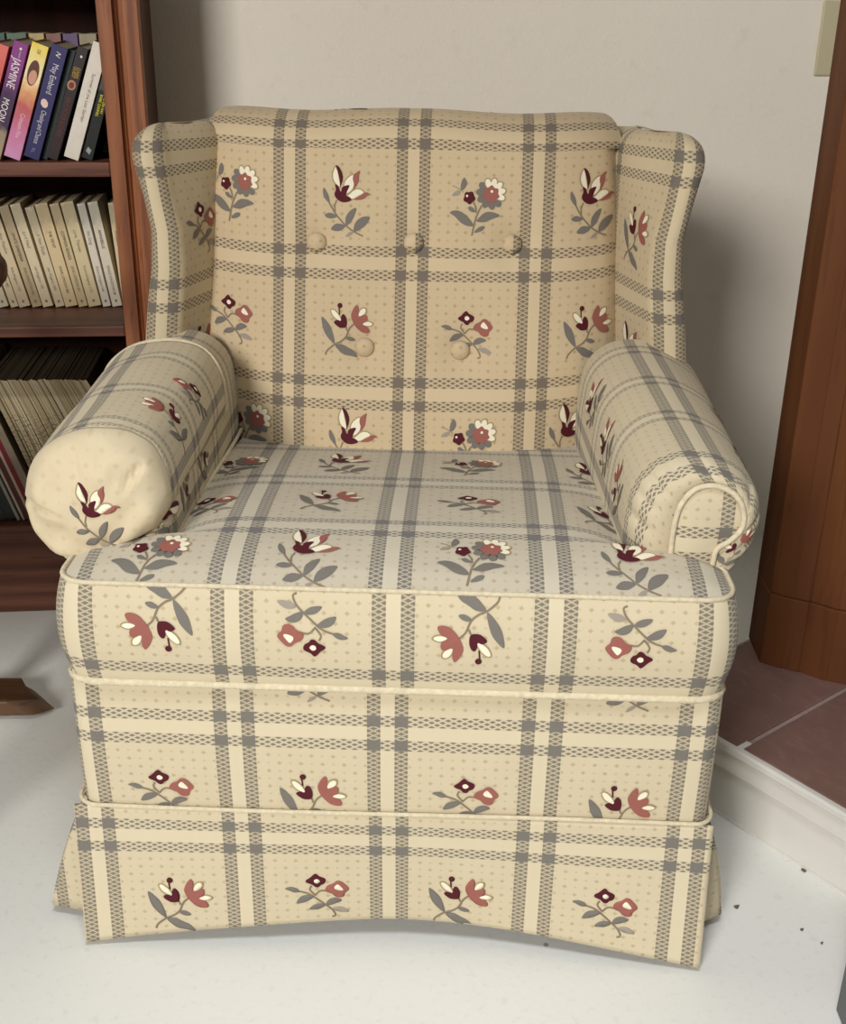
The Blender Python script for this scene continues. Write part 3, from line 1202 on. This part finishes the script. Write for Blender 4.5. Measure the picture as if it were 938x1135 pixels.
OAK_V = oak('oak_upright', srgb(88, 46, 26), srgb(142, 86, 54), srgb(166, 106, 68), 'Z', 1.6)
OAK_H = oak('oak_shelf', srgb(70, 38, 28), srgb(110, 68, 52), srgb(130, 84, 66), 'X', 1.3)
OAK_D = oak('shaded_back_panel', srgb(34, 16, 11), srgb(48, 24, 16), srgb(58, 30, 20), 'Z', 1.0, 0.7, 0.15)  # darkened so the colour carries the shade inside the shelves
CHERRY = oak('reddish_pine', srgb(80, 46, 24), srgb(102, 60, 32), srgb(118, 72, 40), 'Z', 0.7, 0.6, 0.2)
WALNUT = oak('walnut_brown', srgb(58, 38, 24), srgb(88, 62, 40), srgb(108, 80, 54), 'X', 1.2)
FLOORM = floor_mat(); WALLM = wall_mat()
WHITE = plain('white_gloss_paint', srgb(216, 213, 206), 0.4, 0.4, 0, 0.03, 8)

PB = R(5.7)
BO = Vector((-.646, 1.802, 0))
E1 = Vector((math.cos(PB), math.sin(PB), 0)); E2 = Vector((-math.sin(PB), math.cos(PB), 0))
FR = Matrix.Translation(BO) @ Matrix.Rotation(PB, 4, 'Z')      # bookcase / back wall frame


def struct(o): return tag(o, kind='structure')


struct(MB().box((-3.2, -2.2, -.06), (3.0, 3.2, 0)).build('floor', FLOORM))
WD = .237
wl = MB().box((-2.4, WD, 0), (3.0, WD + .1, 2.5)).build('wall_back', WALLM); wl.matrix_world = FR; struct(wl)

# ------------------------------------------------------------------ bookcase
BL, BD, BH = -.62, .228, 1.32
bc = thing('bookcase', 'tall reddish oak bookcase full of paperbacks and magazines beside the armchair', 'bookcase', BO, PB)


def bpart(name, lo, hi, mat, bev=.0015, parent=bc):
    return MB().box(lo, hi, bev).build(name, mat, parent)


# right side: a face stile with a fluted front edge and the side board behind it
st = MB()
st.prism([(.169, 0.0), (.1905, 0.0), (.1925, .0075), (.1945, .009), (.1965, .0055), (.1985, .0085), (.2035, .009), (.2055, .0005), (.2265, 0.0), (.2280, .002), (.2280, .020), (.169, .020)], 0, BH)
st.build('face_stile', OAK_V, bc)
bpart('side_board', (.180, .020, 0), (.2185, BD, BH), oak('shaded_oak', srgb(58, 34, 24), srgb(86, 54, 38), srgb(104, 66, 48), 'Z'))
st = MB(); st.box((BL, 0, 0), (BL + .03, .02, BH), .002); st.build('face_stile', OAK_V, bc)
bpart('side_board', (BL, .020, 0), (BL + .019, BD, BH), OAK_V)
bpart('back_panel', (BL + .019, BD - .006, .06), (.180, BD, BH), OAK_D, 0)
bpart('shelf', (BL + .03, .001, .7385), (.169, BD - .006, .760), OAK_H, .003)
bpart('shelf', (BL + .03, .001, .4915), (.169, BD - .006, .5095), OAK_H, .003)
bpart('shelf', (BL + .03, .001, .146), (.169, BD - .006, .1655), OAK_H, .003)
bpart('shelf', (BL + .03, .001, 1.01), (.169, BD - .006, 1.032), OAK_H, .003)
bpart('plinth', (BL + .03, .004, 0), (.169, .022, .146), OAK_H, .001)
bpart('top_board', (BL - .01, -.012, BH), (.238, BD + .004, BH + .022), OAK_H, .004)

PAGE = plain('page_edges', srgb(226, 212, 176), .9, .1, 0, .1, 300)


def cover_mat(name, c, rough=.4, var=.1): return plain(name, srgb(*c), rough, .4, 0, var, 40)


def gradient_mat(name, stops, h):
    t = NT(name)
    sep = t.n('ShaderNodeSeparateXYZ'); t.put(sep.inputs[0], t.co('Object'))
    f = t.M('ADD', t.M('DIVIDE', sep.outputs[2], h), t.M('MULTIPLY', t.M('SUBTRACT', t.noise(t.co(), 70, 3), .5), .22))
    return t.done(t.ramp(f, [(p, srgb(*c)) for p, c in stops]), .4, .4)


def letters(name, text, mat, parent, x, z, size, y=-.0006, along=True, squeeze=1.0, down=True, shear=0.0):
    """flat lettering on a spine; reads top to bottom"""
    cu = bpy.data.curves.new(name, 'FONT')
    cu.body = text; cu.size = size; cu.align_x = 'LEFT'; cu.align_y = 'CENTER'; cu.resolution_u = 3; cu.shear = shear
    cu.extrude = 0.0001
    tmp = bpy.data.objects.new('tmp', cu)
    COL.objects.link(tmp)
    bpy.context.view_layer.update()
    me = bpy.data.meshes.new_from_object(tmp.evaluated_get(bpy.context.evaluated_depsgraph_get()))
    bpy.data.objects.remove(tmp); bpy.data.curves.remove(cu)
    # curve lies in XY facing +Z: squeeze along the text, then face -Y and run downwards
    me.transform(Matrix.Diagonal((squeeze, 1, 1, 1)))
    me.transform(Matrix.Rotation(pi / 2, 4, 'X'))
    me.transform(Matrix.Rotation(pi / 2, 4, 'Y'))
    me.transform(Matrix.Translation((x, y, z)))
    me.name = name
    return link(name, me, parent, [mat])


def disc(name, mat, parent, x, z, rx, rz, y=-.0005, n=20, rot=0):
    vs = [(x + rx * math.cos(2 * pi * k / n) * math.cos(rot) - rz * math.sin(2 * pi * k / n) * math.sin(rot), y,
           z + rx * math.cos(2 * pi * k / n) * math.sin(rot) + rz * math.sin(2 * pi * k / n) * math.cos(rot)) for k in range(n)]
    return raw(name, vs, [tuple(range(n))], parent, [mat])


def book(label, a, z, d, th, h, dep, lean, cmat, group, name='paperback_book', pages=PAGE, left_pivot=False, cat='book'):
    """lean > 0: the top leans to the right and the book stands on its right lower edge"""
    # local: x across the spine, y depth, z up; origin at the pivot corner
    root = thing(name, label, cat, (0, 0, 0), 0, group)
    x0, x1 = (-th, 0) if not left_pivot else (0, th)
    c = .0006
    m = MB()
    m.box((x0, 0, 0), (x1, .0012, h), .0004)                       # spine
    m.box((x0, .0008, 0), (x0 + c, dep, h))                        # covers
    m.box((x1 - c, .0008, 0), (x1, dep, h))
    m.build('book_cover', cmat, root)
    MB().box((x0 + c, .0012, .0008), (x1 - c, dep - .001, h - .0015)).build('page_block', pages, root)
    root.matrix_world = FR @ Matrix.Translation((a, d, z)) @ Matrix.Rotation(lean, 4, 'Y')
    root['x0'] = x0
    return root, x0, x1


S1 = .7605
GT = 'leaning paperbacks on the upper shelf'
WH = cover_mat('lettering_white', (238, 232, 228)); GOLD = cover_mat('lettering_gold', (196, 158, 60)); YEL = cover_mat('lettering_yellow', (236, 226, 40))
PALE = cover_mat('lettering_pale', (212, 205, 214)); INK = cover_mat('lettering_ink', (44, 40, 36)); FAINT = cover_mat('lettering_faint', (142, 130, 108)); MAROON = cover_mat('lettering_maroon', (104, 44, 44))
LN = R(20.8)
b, x0, x1 = book('coral red paperback at the end of the upper shelf', -.0215, S1, .012, .021, .170, .105, LN, gradient_mat('coral_cover', [(.0, (196, 70, 70)), (.5, (206, 84, 84)), (1, (226, 112, 104))], .17), GT)
b, x0, x1 = book('purple paperback with large white title letters', .0056, S1, .012, .0205, .173, .105, LN, gradient_mat('purple_cover', [(.0, (176, 158, 128)), (.22, (160, 140, 116)), (.3, (62, 40, 74)), (.55, (70, 36, 78)), (.8, (140, 58, 140)), (1, (136, 52, 132))], .173), GT)
letters('title_lettering', 'JASMINE', WH, b, x0 + .0095, .150, .0165, squeeze=.72, shear=.1)
letters('title_lettering', 'MOON', WH, b, x0 + .0085, .091, .0135, squeeze=.8, shear=.1)
disc('spine_emblem', WH, b, x0 + .0115, .164, .0018, .0018)
letters('author_lettering', 'romance', PALE, b, x0 + .0125, .161, .005, squeeze=.6)
b, x0, x1 = book('yellow and pink paperback with an oval portrait', .0348, S1, .011, .0235, .170, .105, LN, gradient_mat('sunset_cover', [(.0, (214, 150, 196)), (.25, (206, 120, 160)), (.45, (198, 96, 96)), (.62, (236, 180, 120)), (.72, (250, 236, 190)), (1, (244, 216, 92))], .17), GT)
disc('portrait_oval', cover_mat('portrait_shadow', (96, 52, 34)), b, x0 + .0115, .128, .0078, .0185, -.0005)
disc('portrait_oval', cover_mat('portrait_skin', (206, 150, 124), .4, .25), b, x0 + .0125, .122, .0058, .0105, -.0008)
letters('title_lettering', 'Crimson Fire', cover_mat('lettering_pink', (244, 206, 216)), b, x0 + .012, .068, .0095, squeeze=.72, shear=.1)
letters('spine_number', '28', FAINT, b, x0 + .012, .163, .007)
b, x0, x1 = book('navy blue paperback with white title and seashell', .0625, S1, .012, .0225, .168, .105, LN, cover_mat('navy_cover', (46, 42, 96)), GT)
letters('spine_emblem', 'N', WH, b, x0 + .0115, .160, .0095, shear=.3)
letters('author_lettering', 'May Emberd', PALE, b, x0 + .012, .142, .0125, squeeze=.70)
disc('seashell_emblem', cover_mat('shell', (232, 206, 196)), b, x0 + .010, .083, .0052, .0068, -.0006, 8, .5)
letters('title_lettering', 'Chasing and Chance', PALE, b, x0 + .012, .073, .0105, squeeze=.58, shear=.12)
letters('publisher_lettering', 'RL', cover_mat('lettering_lilac', (140, 134, 176)), b, x0 + .011, .016, .007)
b, x0, x1 = book('thin dark green paperback between the navy and black books', .0728, S1, .022, .0085, .164, .10, LN, cover_mat('dark_green_cover', (26, 40, 40)), GT)
b, x0, x1 = book('black paperback with gold title and a round seal', .0895, S1, .012, .0150, .168, .105, R(21.4), gradient_mat('black_cover', [(.0, (34, 26, 26)), (.1, (44, 26, 28)), (.5, (40, 26, 26)), (1, (40, 34, 36))], .168), GT)
letters('title_lettering', 'DARK', GOLD, b, x0 + .0098, .139, .0068, squeeze=.9)
letters('title_lettering', 'QUEST', GOLD, b, x0 + .0048, .139, .0066, squeeze=.8)
disc('round_seal', cover_mat('seal_copper', (190, 130, 104)), b, x0 + .006, .112, .0062, .0072, -.0006)
disc('round_seal', cover_mat('seal_dark', (110, 50, 40)), b, x0 + .006, .112, .0038, .0046, -.0009)
disc('spine_emblem', WH, b, x0 + .0085, .155, .0016, .0018)
letters('author_lettering', 'BLOOD LORE', MAROON, b, x0 + .0075, .094, .0098, squeeze=1.0)
b, x0, x1 = book('white paperback with creased spine leaning by the stile', .1205, S1, .011, .0215, .172, .105, R(20.2), cover_mat('white_cover', (226, 218, 206), .5, .05), GT)
letters('title_lettering', 'Summer of the Lost Garden', FAINT, b, x0 + .012, .128, .0066, squeeze=.95)
b, x0, x1 = book('black paperback with bright yellow lettering near the stile', .1408, S1, .013, .0158, .166, .10, R(19.6), gradient_mat('charcoal_cover', [(.0, (20, 24, 22)), (.62, (16, 18, 18)), (.66, (74, 74, 72)), (1, (70, 70, 68))], .166), GT)
letters('title_lettering', 'THE ZEN WAY', YEL, b, x0 + .0115, .097, .0052, squeeze=.78)
letters('title_lettering', 'BABE DIARIES', YEL, b, x0 + .0060, .097, .0056, squeeze=.95)
disc('spine_emblem', cover_mat('emblem_grey', (150, 160, 160)), b, x0 + .0075, .013, .0042, .0058, -.0006, 4, .4)

# second row standing behind on the same shelf
GB = 'paperbacks in the rear row of the upper shelf'
rowb = [(-.0095, .0200, (58, 96, 84), 'dark green paperback in the rear row, at its outer end'), (.0125, .0300, (92, 116, 96), 'wide sage green paperback in the rear row'),
        (.0455, .0235, (188, 168, 116), 'tan paperback in the rear row above the yellow book'), (.0712, .0230, (140, 98, 92), 'dusty red paperback in the rear row above the navy book'),
        (.0962, .0230, (106, 84, 124), 'violet paperback in the rear row'), (.1205, .0270, (160, 148, 122), 'grey beige paperback in the rear row next to the stile')]
for i, (a, th, c, lab) in enumerate(rowb):
    b, x0, x1 = book(lab, a, S1, .121, th - .001, .1742, .094, 0, cover_mat('rear_cover', c), GB, left_pivot=True)
    disc('spine_emblem', cover_mat('rear_emblem', (206, 190, 170) if i in (3, 4) else (90, 76, 50)), b, th * .52, .155, .004, .005, -.0006, 7)

# ivory romances on the middle shelf, all leaning the other way
S2 = .510
GM = 'ivory romance paperbacks on the middle shelf'
iv = [  # pivot a, thickness, height, title, imprint line, colour, description
    (-.0705, .0165, .170, '', '', (222, 208, 180), 'ivory paperback half hidden behind the rocker knob'),
    (-.0522, .0155, .170, '', '', (224, 214, 188), 'pale ivory paperback beneath the rocker knob'),
    (-.0333, .0125, .172, 'Night Song', 'KINGSTON 983', (222, 206, 170), 'cream paperback with bold imprint, second from the rocker knob'),
    (-.0194, .0180, .168, 'Blue Meadow', 'Essie Kingston 1103', (218, 200, 166), 'wide cream paperback with pale script, before the white gardenia volume'),
    (.0018, .0155, .168, 'WHITE GARDENIA', 'ANN KINGSTON 982', (196, 176, 140), 'darker tan paperback titled White Gardenia'),
    (.0190, .0165, .171, 'Lord Head', 'Lee Kingston 1102', (224, 210, 176), 'cream paperback titled Lord Head in faint script'),
    (.0398, .0145, .166, 'A New Shade', 'Jean Kingston 1090', (220, 206, 172), 'shorter cream paperback titled A New Shade'),
    (.0556, .0200, .171, 'THE TRYST', 'ANNE LONDON 882', (226, 204, 160), 'wide cream paperback titled The Tryst'),
    (.0772, .0148, .171, 'COMMON BONDS', 'JANE LONDON 891', (214, 194, 152), 'tan cream paperback titled Common Bonds'),
    (.0937, .0205, .173, 'Love, Theresa', 'Grace Livingston 1172', (222, 206, 164), 'wide ivory paperback titled Love, Theresa'),
    (.1170, .0128, .171, 'His Song', 'Grace Livingston Hill', (230, 222, 204), 'thin whitish paperback with faint grey title'),
    (.1325, .0160, .173, 'ANNABELLE', 'GRACE KINGSTON 88', (228, 218, 196), 'ivory paperback titled Annabelle in bold black'),
    (.1500, .0125, .171, 'HOLIDAY', '', (224, 206, 164), 'last ivory paperback pressed against the stile'),
]
angs = [13.2, 12.9, 12.5, 12.1, 11.9, 11.4, 11.0, 10.6, 10.0, 9.6, 8.8, 8.2, 3.2]
for (a, th, h, t1, t2, c, lab), an in zip(iv, angs):
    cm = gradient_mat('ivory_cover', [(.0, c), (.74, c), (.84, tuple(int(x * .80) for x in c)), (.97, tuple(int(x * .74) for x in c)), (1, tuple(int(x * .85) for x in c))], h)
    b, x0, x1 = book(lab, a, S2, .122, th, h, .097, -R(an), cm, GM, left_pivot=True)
    bold = t1.isupper()
    if t1: letters('title_lettering', t1, INK if bold else FAINT, b, th * .52, h * .74, .0066 if bold else .0078, squeeze=.86 if bold else .8, shear=0 if bold else .25)
    if t2: letters('imprint_lettering', t2, FAINT if not bold else cover_mat('imprint_grey', (120, 110, 92)), b, th * .52, h * .40, .0060, squeeze=.84)
    disc('spine_emblem', FAINT, b, th * .5, h * .055, .0022, .0028, -.0005, 6)

# thin magazines and folders leaning on the bottom shelf
S3 = .166
GG = 'thin magazines leaning in a long row on the bottom shelf'
def mag_mat(c, h):
    t = NT('magazine_spine')
    co = t.co('Object')
    sep = t.n('ShaderNodeSeparateXYZ'); t.put(sep.inputs[0], co)
    z = t.M('DIVIDE', sep.outputs[2], h)
    oi = t.n('ShaderNodeObjectInfo').outputs['Random']
    comb = t.n('ShaderNodeCombineXYZ'); t.put(comb.inputs[2], t.M('ADD', t.M('MULTIPLY', sep.outputs[2], 1), t.M('MULTIPLY', oi, 7)))
    tx = t.ss(.5, .58, t.noise(comb.outputs[0], 260, 2))
    msk = t.M('MULTIPLY', t.ss(.12, .16, z), t.ss(.74, .66, z))
    msk2 = t.M('MULTIPLY', t.ss(.80, .83, z), t.ss(.97, .94, z))
    f = t.M('MULTIPLY', t.M('MAXIMUM', t.M('MULTIPLY', msk, tx), t.M('MULTIPLY', msk2, .55)), .62)
    return t.done(t.mix(f, srgb(*c), srgb(84, 70, 48)), .55, .3)
random.seed(11)
MH = .272
mm = [mag_mat(c, MH) for c in ((176, 160, 128), (164, 148, 116), (186, 172, 142), (150, 135, 106))]
SHADED_PAGE = plain('magazine_pages_shaded', srgb(70, 60, 46), .9, .1, 0, .15, 300)  # page colour lowered to paint in the shade under the shelf


def floppy(label, a, th, h, s0, s1, d, dep, cmat):
    """a limp magazine: its slope grows from s0 at the foot to s1 at the head (radians from upright, head to the left)"""
    root = thing('magazine', label, 'magazine', (0, 0, 0), 0, GG)
    n = 12
    x = z = 0.0
    Lp, Rp = [], []
    for k in range(n + 1):
        sl = lerp(s0, s1, k / n)
        Lp.append((x, z)); Rp.append((x + th / math.cos(sl), z))
        st_ = h / n
        x -= math.sin(sl) * st_; z += math.cos(sl) * st_
    polygon = Lp[::-1] + Rp
    rot = Matrix.Rotation(pi / 2, 4, 'X')          # (x, y, z) -> (x, -z, y)
    MB().prism(polygon, -.0012, 0, 0, rot).build('spine', cmat, root)
    MB().prism(polygon, -dep, -.0013, 0, rot).build('page_block', SHADED_PAGE, root)
    root.matrix_world = FR @ Matrix.Translation((a, d, S3))
    return root


spots = []
a_piv = .1690
k = 0
while a_piv > .012 and k < 60:
    th = random.choice((.0034, .0040, .0046, .0038))
    f = (.169 - a_piv) / .157
    spots.append((a_piv, th, R(lerp(8, 13.5, f)), R(lerp(28, 21, f))))
    a_piv -= th * 1.06 + .0003
    k += 1
ordw = ['outermost', 'second', 'third', 'fourth', 'fifth', 'sixth', 'seventh', 'eighth', 'ninth', 'tenth', 'eleventh', 'twelfth', 'thirteenth', 'fourteenth', 'fifteenth', 'sixteenth', 'seventeenth', 'eighteenth', 'nineteenth', 'twentieth']
nm = len(spots)
for i, (a, th, s0, s1) in enumerate(spots):
    h = .262 + random.uniform(-.0015, .0015)
    if i == 0: lab = 'tan magazine at the stile end of the bottom shelf row'
    elif i < 20: lab = 'thin tan magazine, %s counted from the stile end of the bottom row' % ordw[i]
    else: lab = 'thin tan magazine, %s counted from the grey beige folder in the bottom row' % (ordw[nm - i - 1] if nm - i > 1 else 'first')
    floppy(lab, a, th, h, s0, s1, .020 + random.uniform(-.001, .0015), .195, random.choice(mm))
GF = 'slim folders at the dim end of the bottom shelf'
a = a_piv - .001
for th, c, lab, an in ((.0120, (150, 136, 116), 'grey beige folder between the magazines and the crimson folder', 17.6), (.0085, (128, 26, 40), 'crimson folder leaning on the bottom shelf', 17.3), (.0045, (200, 180, 160), 'pale folder beside the crimson one', 17.1),
                       (.0085, (88, 34, 30), 'maroon folder between two pale folders', 17.0), (.0040, (206, 196, 176), 'thin off-white folder beside the maroon one', 16.9), (.0030, (28, 22, 20), 'very thin black folder', 16.8), (.0050, (176, 172, 160), 'light grey folder next to the blue-black albums', 16.7),
                       (.0150, (40, 44, 46), 'blue-black album, the thicker one nearest the pale folders', 16.5), (.0130, (52, 56, 54), 'charcoal album past the blue-black one', 16.3), (.0080, (166, 152, 124), 'beige folder past the charcoal album', 16.1), (.012, (60, 58, 54), 'dark grey album farthest out along the bottom shelf', 16.0)):
    a -= th / math.cos(R(an)) + .0004
    book(lab, a, S3, .022, th, .270, .19, -R(an), cover_mat('folder_cover', c, .5, .15), GF, 'folder', SHADED_PAGE, True, 'folder')

# ------------------------------------------------------------------ light switch plate on the wall
BEIGE = plain('almond_plastic', srgb(196, 188, 156), .4, .4, 0, .02, 10)
sw = thing('switch_plate', 'almond plastic switch plate on the white wall beside the wooden surround', 'switch plate')
MB().box((-.0375, -.006, 0), (.0375, 0, .12), .003).build('plate', BEIGE, sw)
MB().box((-.006, -.016, .052), (.006, -.004, .070), .002).build('toggle', BEIGE, sw)
MB().lathe([(0, 0), (.003, 0), (.003, .001), (0, .0012)], 12, Matrix.Translation((0, -.0058, .02)) @ Matrix.Rotation(pi / 2, 4, 'X')).build('screw', BEIGE, sw)
MB().lathe([(0, 0), (.003, 0), (.003, .001), (0, .0012)], 12, Matrix.Translation((0, -.0058, .10)) @ Matrix.Rotation(pi / 2, 4, 'X')).build('screw', BEIGE, sw)
sw.matrix_world = FR @ Matrix.Translation((1.378, WD - .0005, .877))

# ------------------------------------------------------------------ hearth and wooden surround
HA = math.atan2(-.785, .62)
HM = Matrix.Translation((.311, 1.383, 0)) @ Matrix.Rotation(HA, 4, 'Z')     # x along the front edge, y into the fireplace
HZ = .120
hearth = thing('hearth', 'raised fireplace hearth with brown tiles and a white painted front', 'hearth')
HL, HDp = 1.5, .82
m = MB(); m.box((.10, .004, 0), (HL, .022, HZ - .044)); m.box((.10, -.003, HZ - .044), (HL, .022, HZ - .014), .0025); m.box((.10, -.008, HZ - .014), (HL, .022, HZ - .001), .003)
m.box((.10, .002, 0), (HL, .022, .004)); m.build('front_board', WHITE, hearth)
m = MB(); m.prism([(0, .17), (.10, .0), (.12, .01), (.018, .18), (.018, HDp), (0, HDp)], 0, HZ - .002); m.build('end_board', WHITE, hearth)
GROUT = plain('grout', srgb(158, 138, 132), .9, .1, 0, .1, 80)
MB().prism([(.018, .185), (.115, .022), (HL, .022), (HL, HDp), (.018, HDp)], .0, HZ - .0035).build('grout_bed', GROUT, hearth)
def tile_mat():
    t = NT('brown_tile')
    co = t.co()
    n1 = t.noise(co, 14, 5, .65); n2 = t.noise(t.mapping(co, (1, 2.5, 1), (0, 0, .4)), 30, 4, .7)
    c = t.mix(n1, srgb(106, 80, 72), srgb(138, 108, 98))
    c = t.mix(t.M('MULTIPLY', t.ss(.5, .7, n2), .35), c, srgb(146, 112, 102))
    t.bump(n2, .2, .002)
    return t.done(c, .55, .3)
TILE = tile_mat()
m = MB()
TW, TL, G = .162, .330, .008
nx = int(HL / TW)
for i in range(nx):
    yy = .001
    j = 0
    while yy < HDp - .02:
        y1 = min(yy + TL - G, HDp)
        if i == 0 and yy < .1: m.prism([(-.001, .172), (.101, -.001), (TW - G / 2, -.001), (TW - G / 2, y1), (-.001, y1)], HZ - .010, HZ, .0015)
        else: m.box((i * TW + (G / 2 if i else -.001), yy, HZ - .010), ((i + 1) * TW - G / 2, y1, HZ), .0015)
        yy += TL; j += 1
m.build('tile_surface', TILE, hearth)
hearth.matrix_world = HM
edge = MB().box((-.006, .172, HZ - .006), (-.0012, HDp, HZ + .0005), .001).build('end_trim', GROUT, hearth)

sur = thing('fireplace_surround', 'tall reddish brown panelled wood surround standing on the tiled hearth', 'fireplace surround')
front = [(.4905, 1.467), (.517, 1.450), (.519, 1.4505), (.5385, 1.4405), (.540, 1.442), (.570, 1.4185), (.572, 1.419), (.600, 1.408), (.602, 1.409), (.64, 1.388), (.642, 1.389), (.69, 1.364), (.692, 1.365), (.74, 1.339)]
poly = [(.4925, 1.540)] + front + [(.80, 1.44), (.74, 1.62)]
def off(P, d): return [(x + d * .45, y + d * .9) for x, y in P]
up = [(.4925, 1.541)] + off(front, .0045) + [(.80, 1.445), (.74, 1.62)]
up[1] = (up[1][0] + .0, up[1][1])
MB().prism(poly, HZ, .232, .0012).build('plinth_block', CHERRY, sur)
MB().prism(up, .232, 2.05, .0012).build('panel_boards', CHERRY, sur)

# ------------------------------------------------------------------ rocking chair, nearly all of it beyond the picture's edge
rk = thing('rocking_chair', 'brown wooden rocking chair whose rocker tip and arm knob reach in beside the bookcase', 'rocking chair')
def rocker(y):
    n = 24
    poly = []
    for k in range(n + 1):
        x = lerp(-.78, .0, k / n)
        poly.append((x, .012 + .16 * ((x + .42) / .80) ** 2 * .12))
    tp = [(x, z + .026) for x, z in poly[:-2]] + [(poly[-2][0] + .01, poly[-1][1] + .016)]
    pts = poly + tp[::-1]
    bm = MB()
    bm.prism(pts, -.034, .034, .003, Matrix.Translation((0, y, 0)) @ Matrix.Rotation(pi / 2, 4, 'X'))
    for cy in (y - .014, y + .006): bmesh.ops.bisect_plane(bm.bm, geom=bm.bm.verts[:] + bm.bm.edges[:] + bm.bm.faces[:], plane_co=(0, cy, 0), plane_no=(0, 1, 0))
    o = bm.build('rocker', WALNUT, rk)
    for v in o.data.vertices:      # tip cut on the slant
        v.co.z -= .008
        if v.co.x > -.05: v.co.x -= .045 * min(max((v.co.y - y + .014) / .048, 0), 1) + .030 * min(max((-.014 - v.co.y + y) / .020, 0), 1)
    return o
for y in (.0, -.50): rocker(y)
for y in (.0, -.50):
    for x, h, dx in ((-.12, .655, .06), (-.60, .42, .02)):
        z0 = .03
        prof = lambda t: .014 + .008 * math.sin(pi * t) + (.004 * math.sin(t * 22) if .2 < t < .8 else 0)
        MB().tube([(x + (dx if h > .5 else 0) * 0 , y, lerp(z0, h, k / 30)) for k in range(31)], prof, 14).build('leg', WALNUT, rk, True)
    MB().tube([(lerp(-.62, -.055, k / 20), y, .667 + .006 * math.sin(k / 3)) for k in range(21)], lambda t: .018 + .004 * math.sin(pi * t), 14).build('arm_rest', WALNUT, rk, True)
    MB().lathe([(0, -.028), (.014, -.026), (.026, -.016), (.030, 0), (.026, .016), (.014, .026), (0, .028)], 24, Matrix.Translation((-.022, y, .667)) @ Matrix.Rotation(pi / 2, 4, 'Y')).build('arm_knob', WALNUT, rk, True)
MB().box((-.64, -.53, .41), (-.10, .03, .44), .012).build('seat', WALNUT, rk)
for y in (.0, -.50):
    MB().tube([(-.62, y, .42), (-.68, y, .75), (-.76, y, 1.08)], .018, 14).build('back_post', WALNUT, rk, True)
for k in range(5):
    y = -.10 - k * .075
    MB().tube([(-.62, y, .44), (-.68, y, .75), (-.75, y, 1.05)], .009, 10).build('spindle', WALNUT, rk, True)
MB().box((-.79, -.54, 1.04), (-.755, .04, 1.13), .01).build('crest_rail', WALNUT, rk)
rk.location = (-.547, 1.500, 0)

# ------------------------------------------------------------------ grey metal side table at the near edge
GM_ = plain('grey_metal', srgb(96, 98, 102), .4, .5, .6, .04, 20)
stb = thing('plant_stand', 'dark grey metal plant stand, one square leg showing on the bare floor near the hearth', 'plant stand', (.4545, .945, 0))
for x in (0, .13):
    for y in (-.30, 0):
        MB().box((x, y - (.10 if y == 0 else .03), 0), (x + .03, y, .46), .002).build('leg', GM_, stb)
MB().box((-.01, -.34, .46), (.17, .01, .485), .004).build('tabletop', GM_, stb)

# a few flecks of plaster on the floor
FLK = plain('fleck', srgb(110, 100, 84), .9, .1)
for (x, y, r, lab) in ((.384, 1.098, .0035, 'dark plaster fleck on the floor beside the skirt'), (.485, 1.165, .0042, 'largest dark fleck close to the white hearth front'), (.452, 1.062, .0022, 'small fleck midway across the bare floor'), (.469, 1.041, .0018, 'tiny fleck nearest the metal table leg')):
    o = tag(MB().prism(blob(0, 0, r, r * .7, .6, 9, 3, .3), .0003, .0018).build('plaster_fleck', FLK), lab, 'fleck', 'flecks on the floor')
    o.location = (x, y, 0)

# ================================================================== LIGHT, WORLD, CAMERA
w = bpy.data.worlds.new('World'); scene.world = w; w.use_nodes = True
bg = w.node_tree.nodes['Background']
bg.inputs[0].default_value = (1.0, 0.87, 0.70, 1); bg.inputs[1].default_value = 0.10


def area(name, loc, target, size, power, color, sy=None):
    l = bpy.data.lights.new(name, 'AREA')
    l.energy = power; l.color = color; l.size = size
    if sy: l.shape = 'RECTANGLE'; l.size_y = sy
    o = bpy.data.objects.new(name, l); COL.objects.link(o)
    o.location = loc
    o.rotation_euler = (Vector(target) - Vector(loc)).to_track_quat('-Z', 'Y').to_euler()
    return o


area('window_light', (-2.1, -3.7, 2.7), (0, 1.5, .6), 1.4, 248, (1.0, .965, .92), 1.3)
fill = area('floor_fill', (0, .2, 2.35), (0, .35, 0), .5, 6.4, (.93, .97, 1.0))  # added overhead fill to brighten floor and seat, no real fitting
fill.data.spread = R(76)
area('side_cool_fill', (2.4, .3, 1.5), (.4, 1.9, .5), 1.0, 3, (.80, .90, 1.0))  # added weak cool fill for the right of the wall, not an actual window
cam_d = bpy.data.cameras.new('camera')
cam = bpy.data.objects.new('camera', cam_d); COL.objects.link(cam)
th, ro = R(23.9), R(.86)
Rt, Up, Fw = Vector((1, 0, 0)), Vector((0, math.sin(th), math.cos(th))), Vector((0, math.cos(th), -math.sin(th)))
X = Rt * math.cos(ro) + Up * math.sin(ro); Y = -Rt * math.sin(ro) + Up * math.cos(ro); Z = -Fw
Mx = Matrix((X, Y, Z)).transposed().to_4x4()
Mx.translation = (0, 0, 1.0)
cam.matrix_world = Mx
cam_d.sensor_fit = 'HORIZONTAL'; cam_d.sensor_width = 36; cam_d.lens = 36 * 1300 / 938
cam_d.clip_start = .02
scene.camera = cam
scene.view_settings.view_transform = 'Standard'
scene.view_settings.look = 'None'
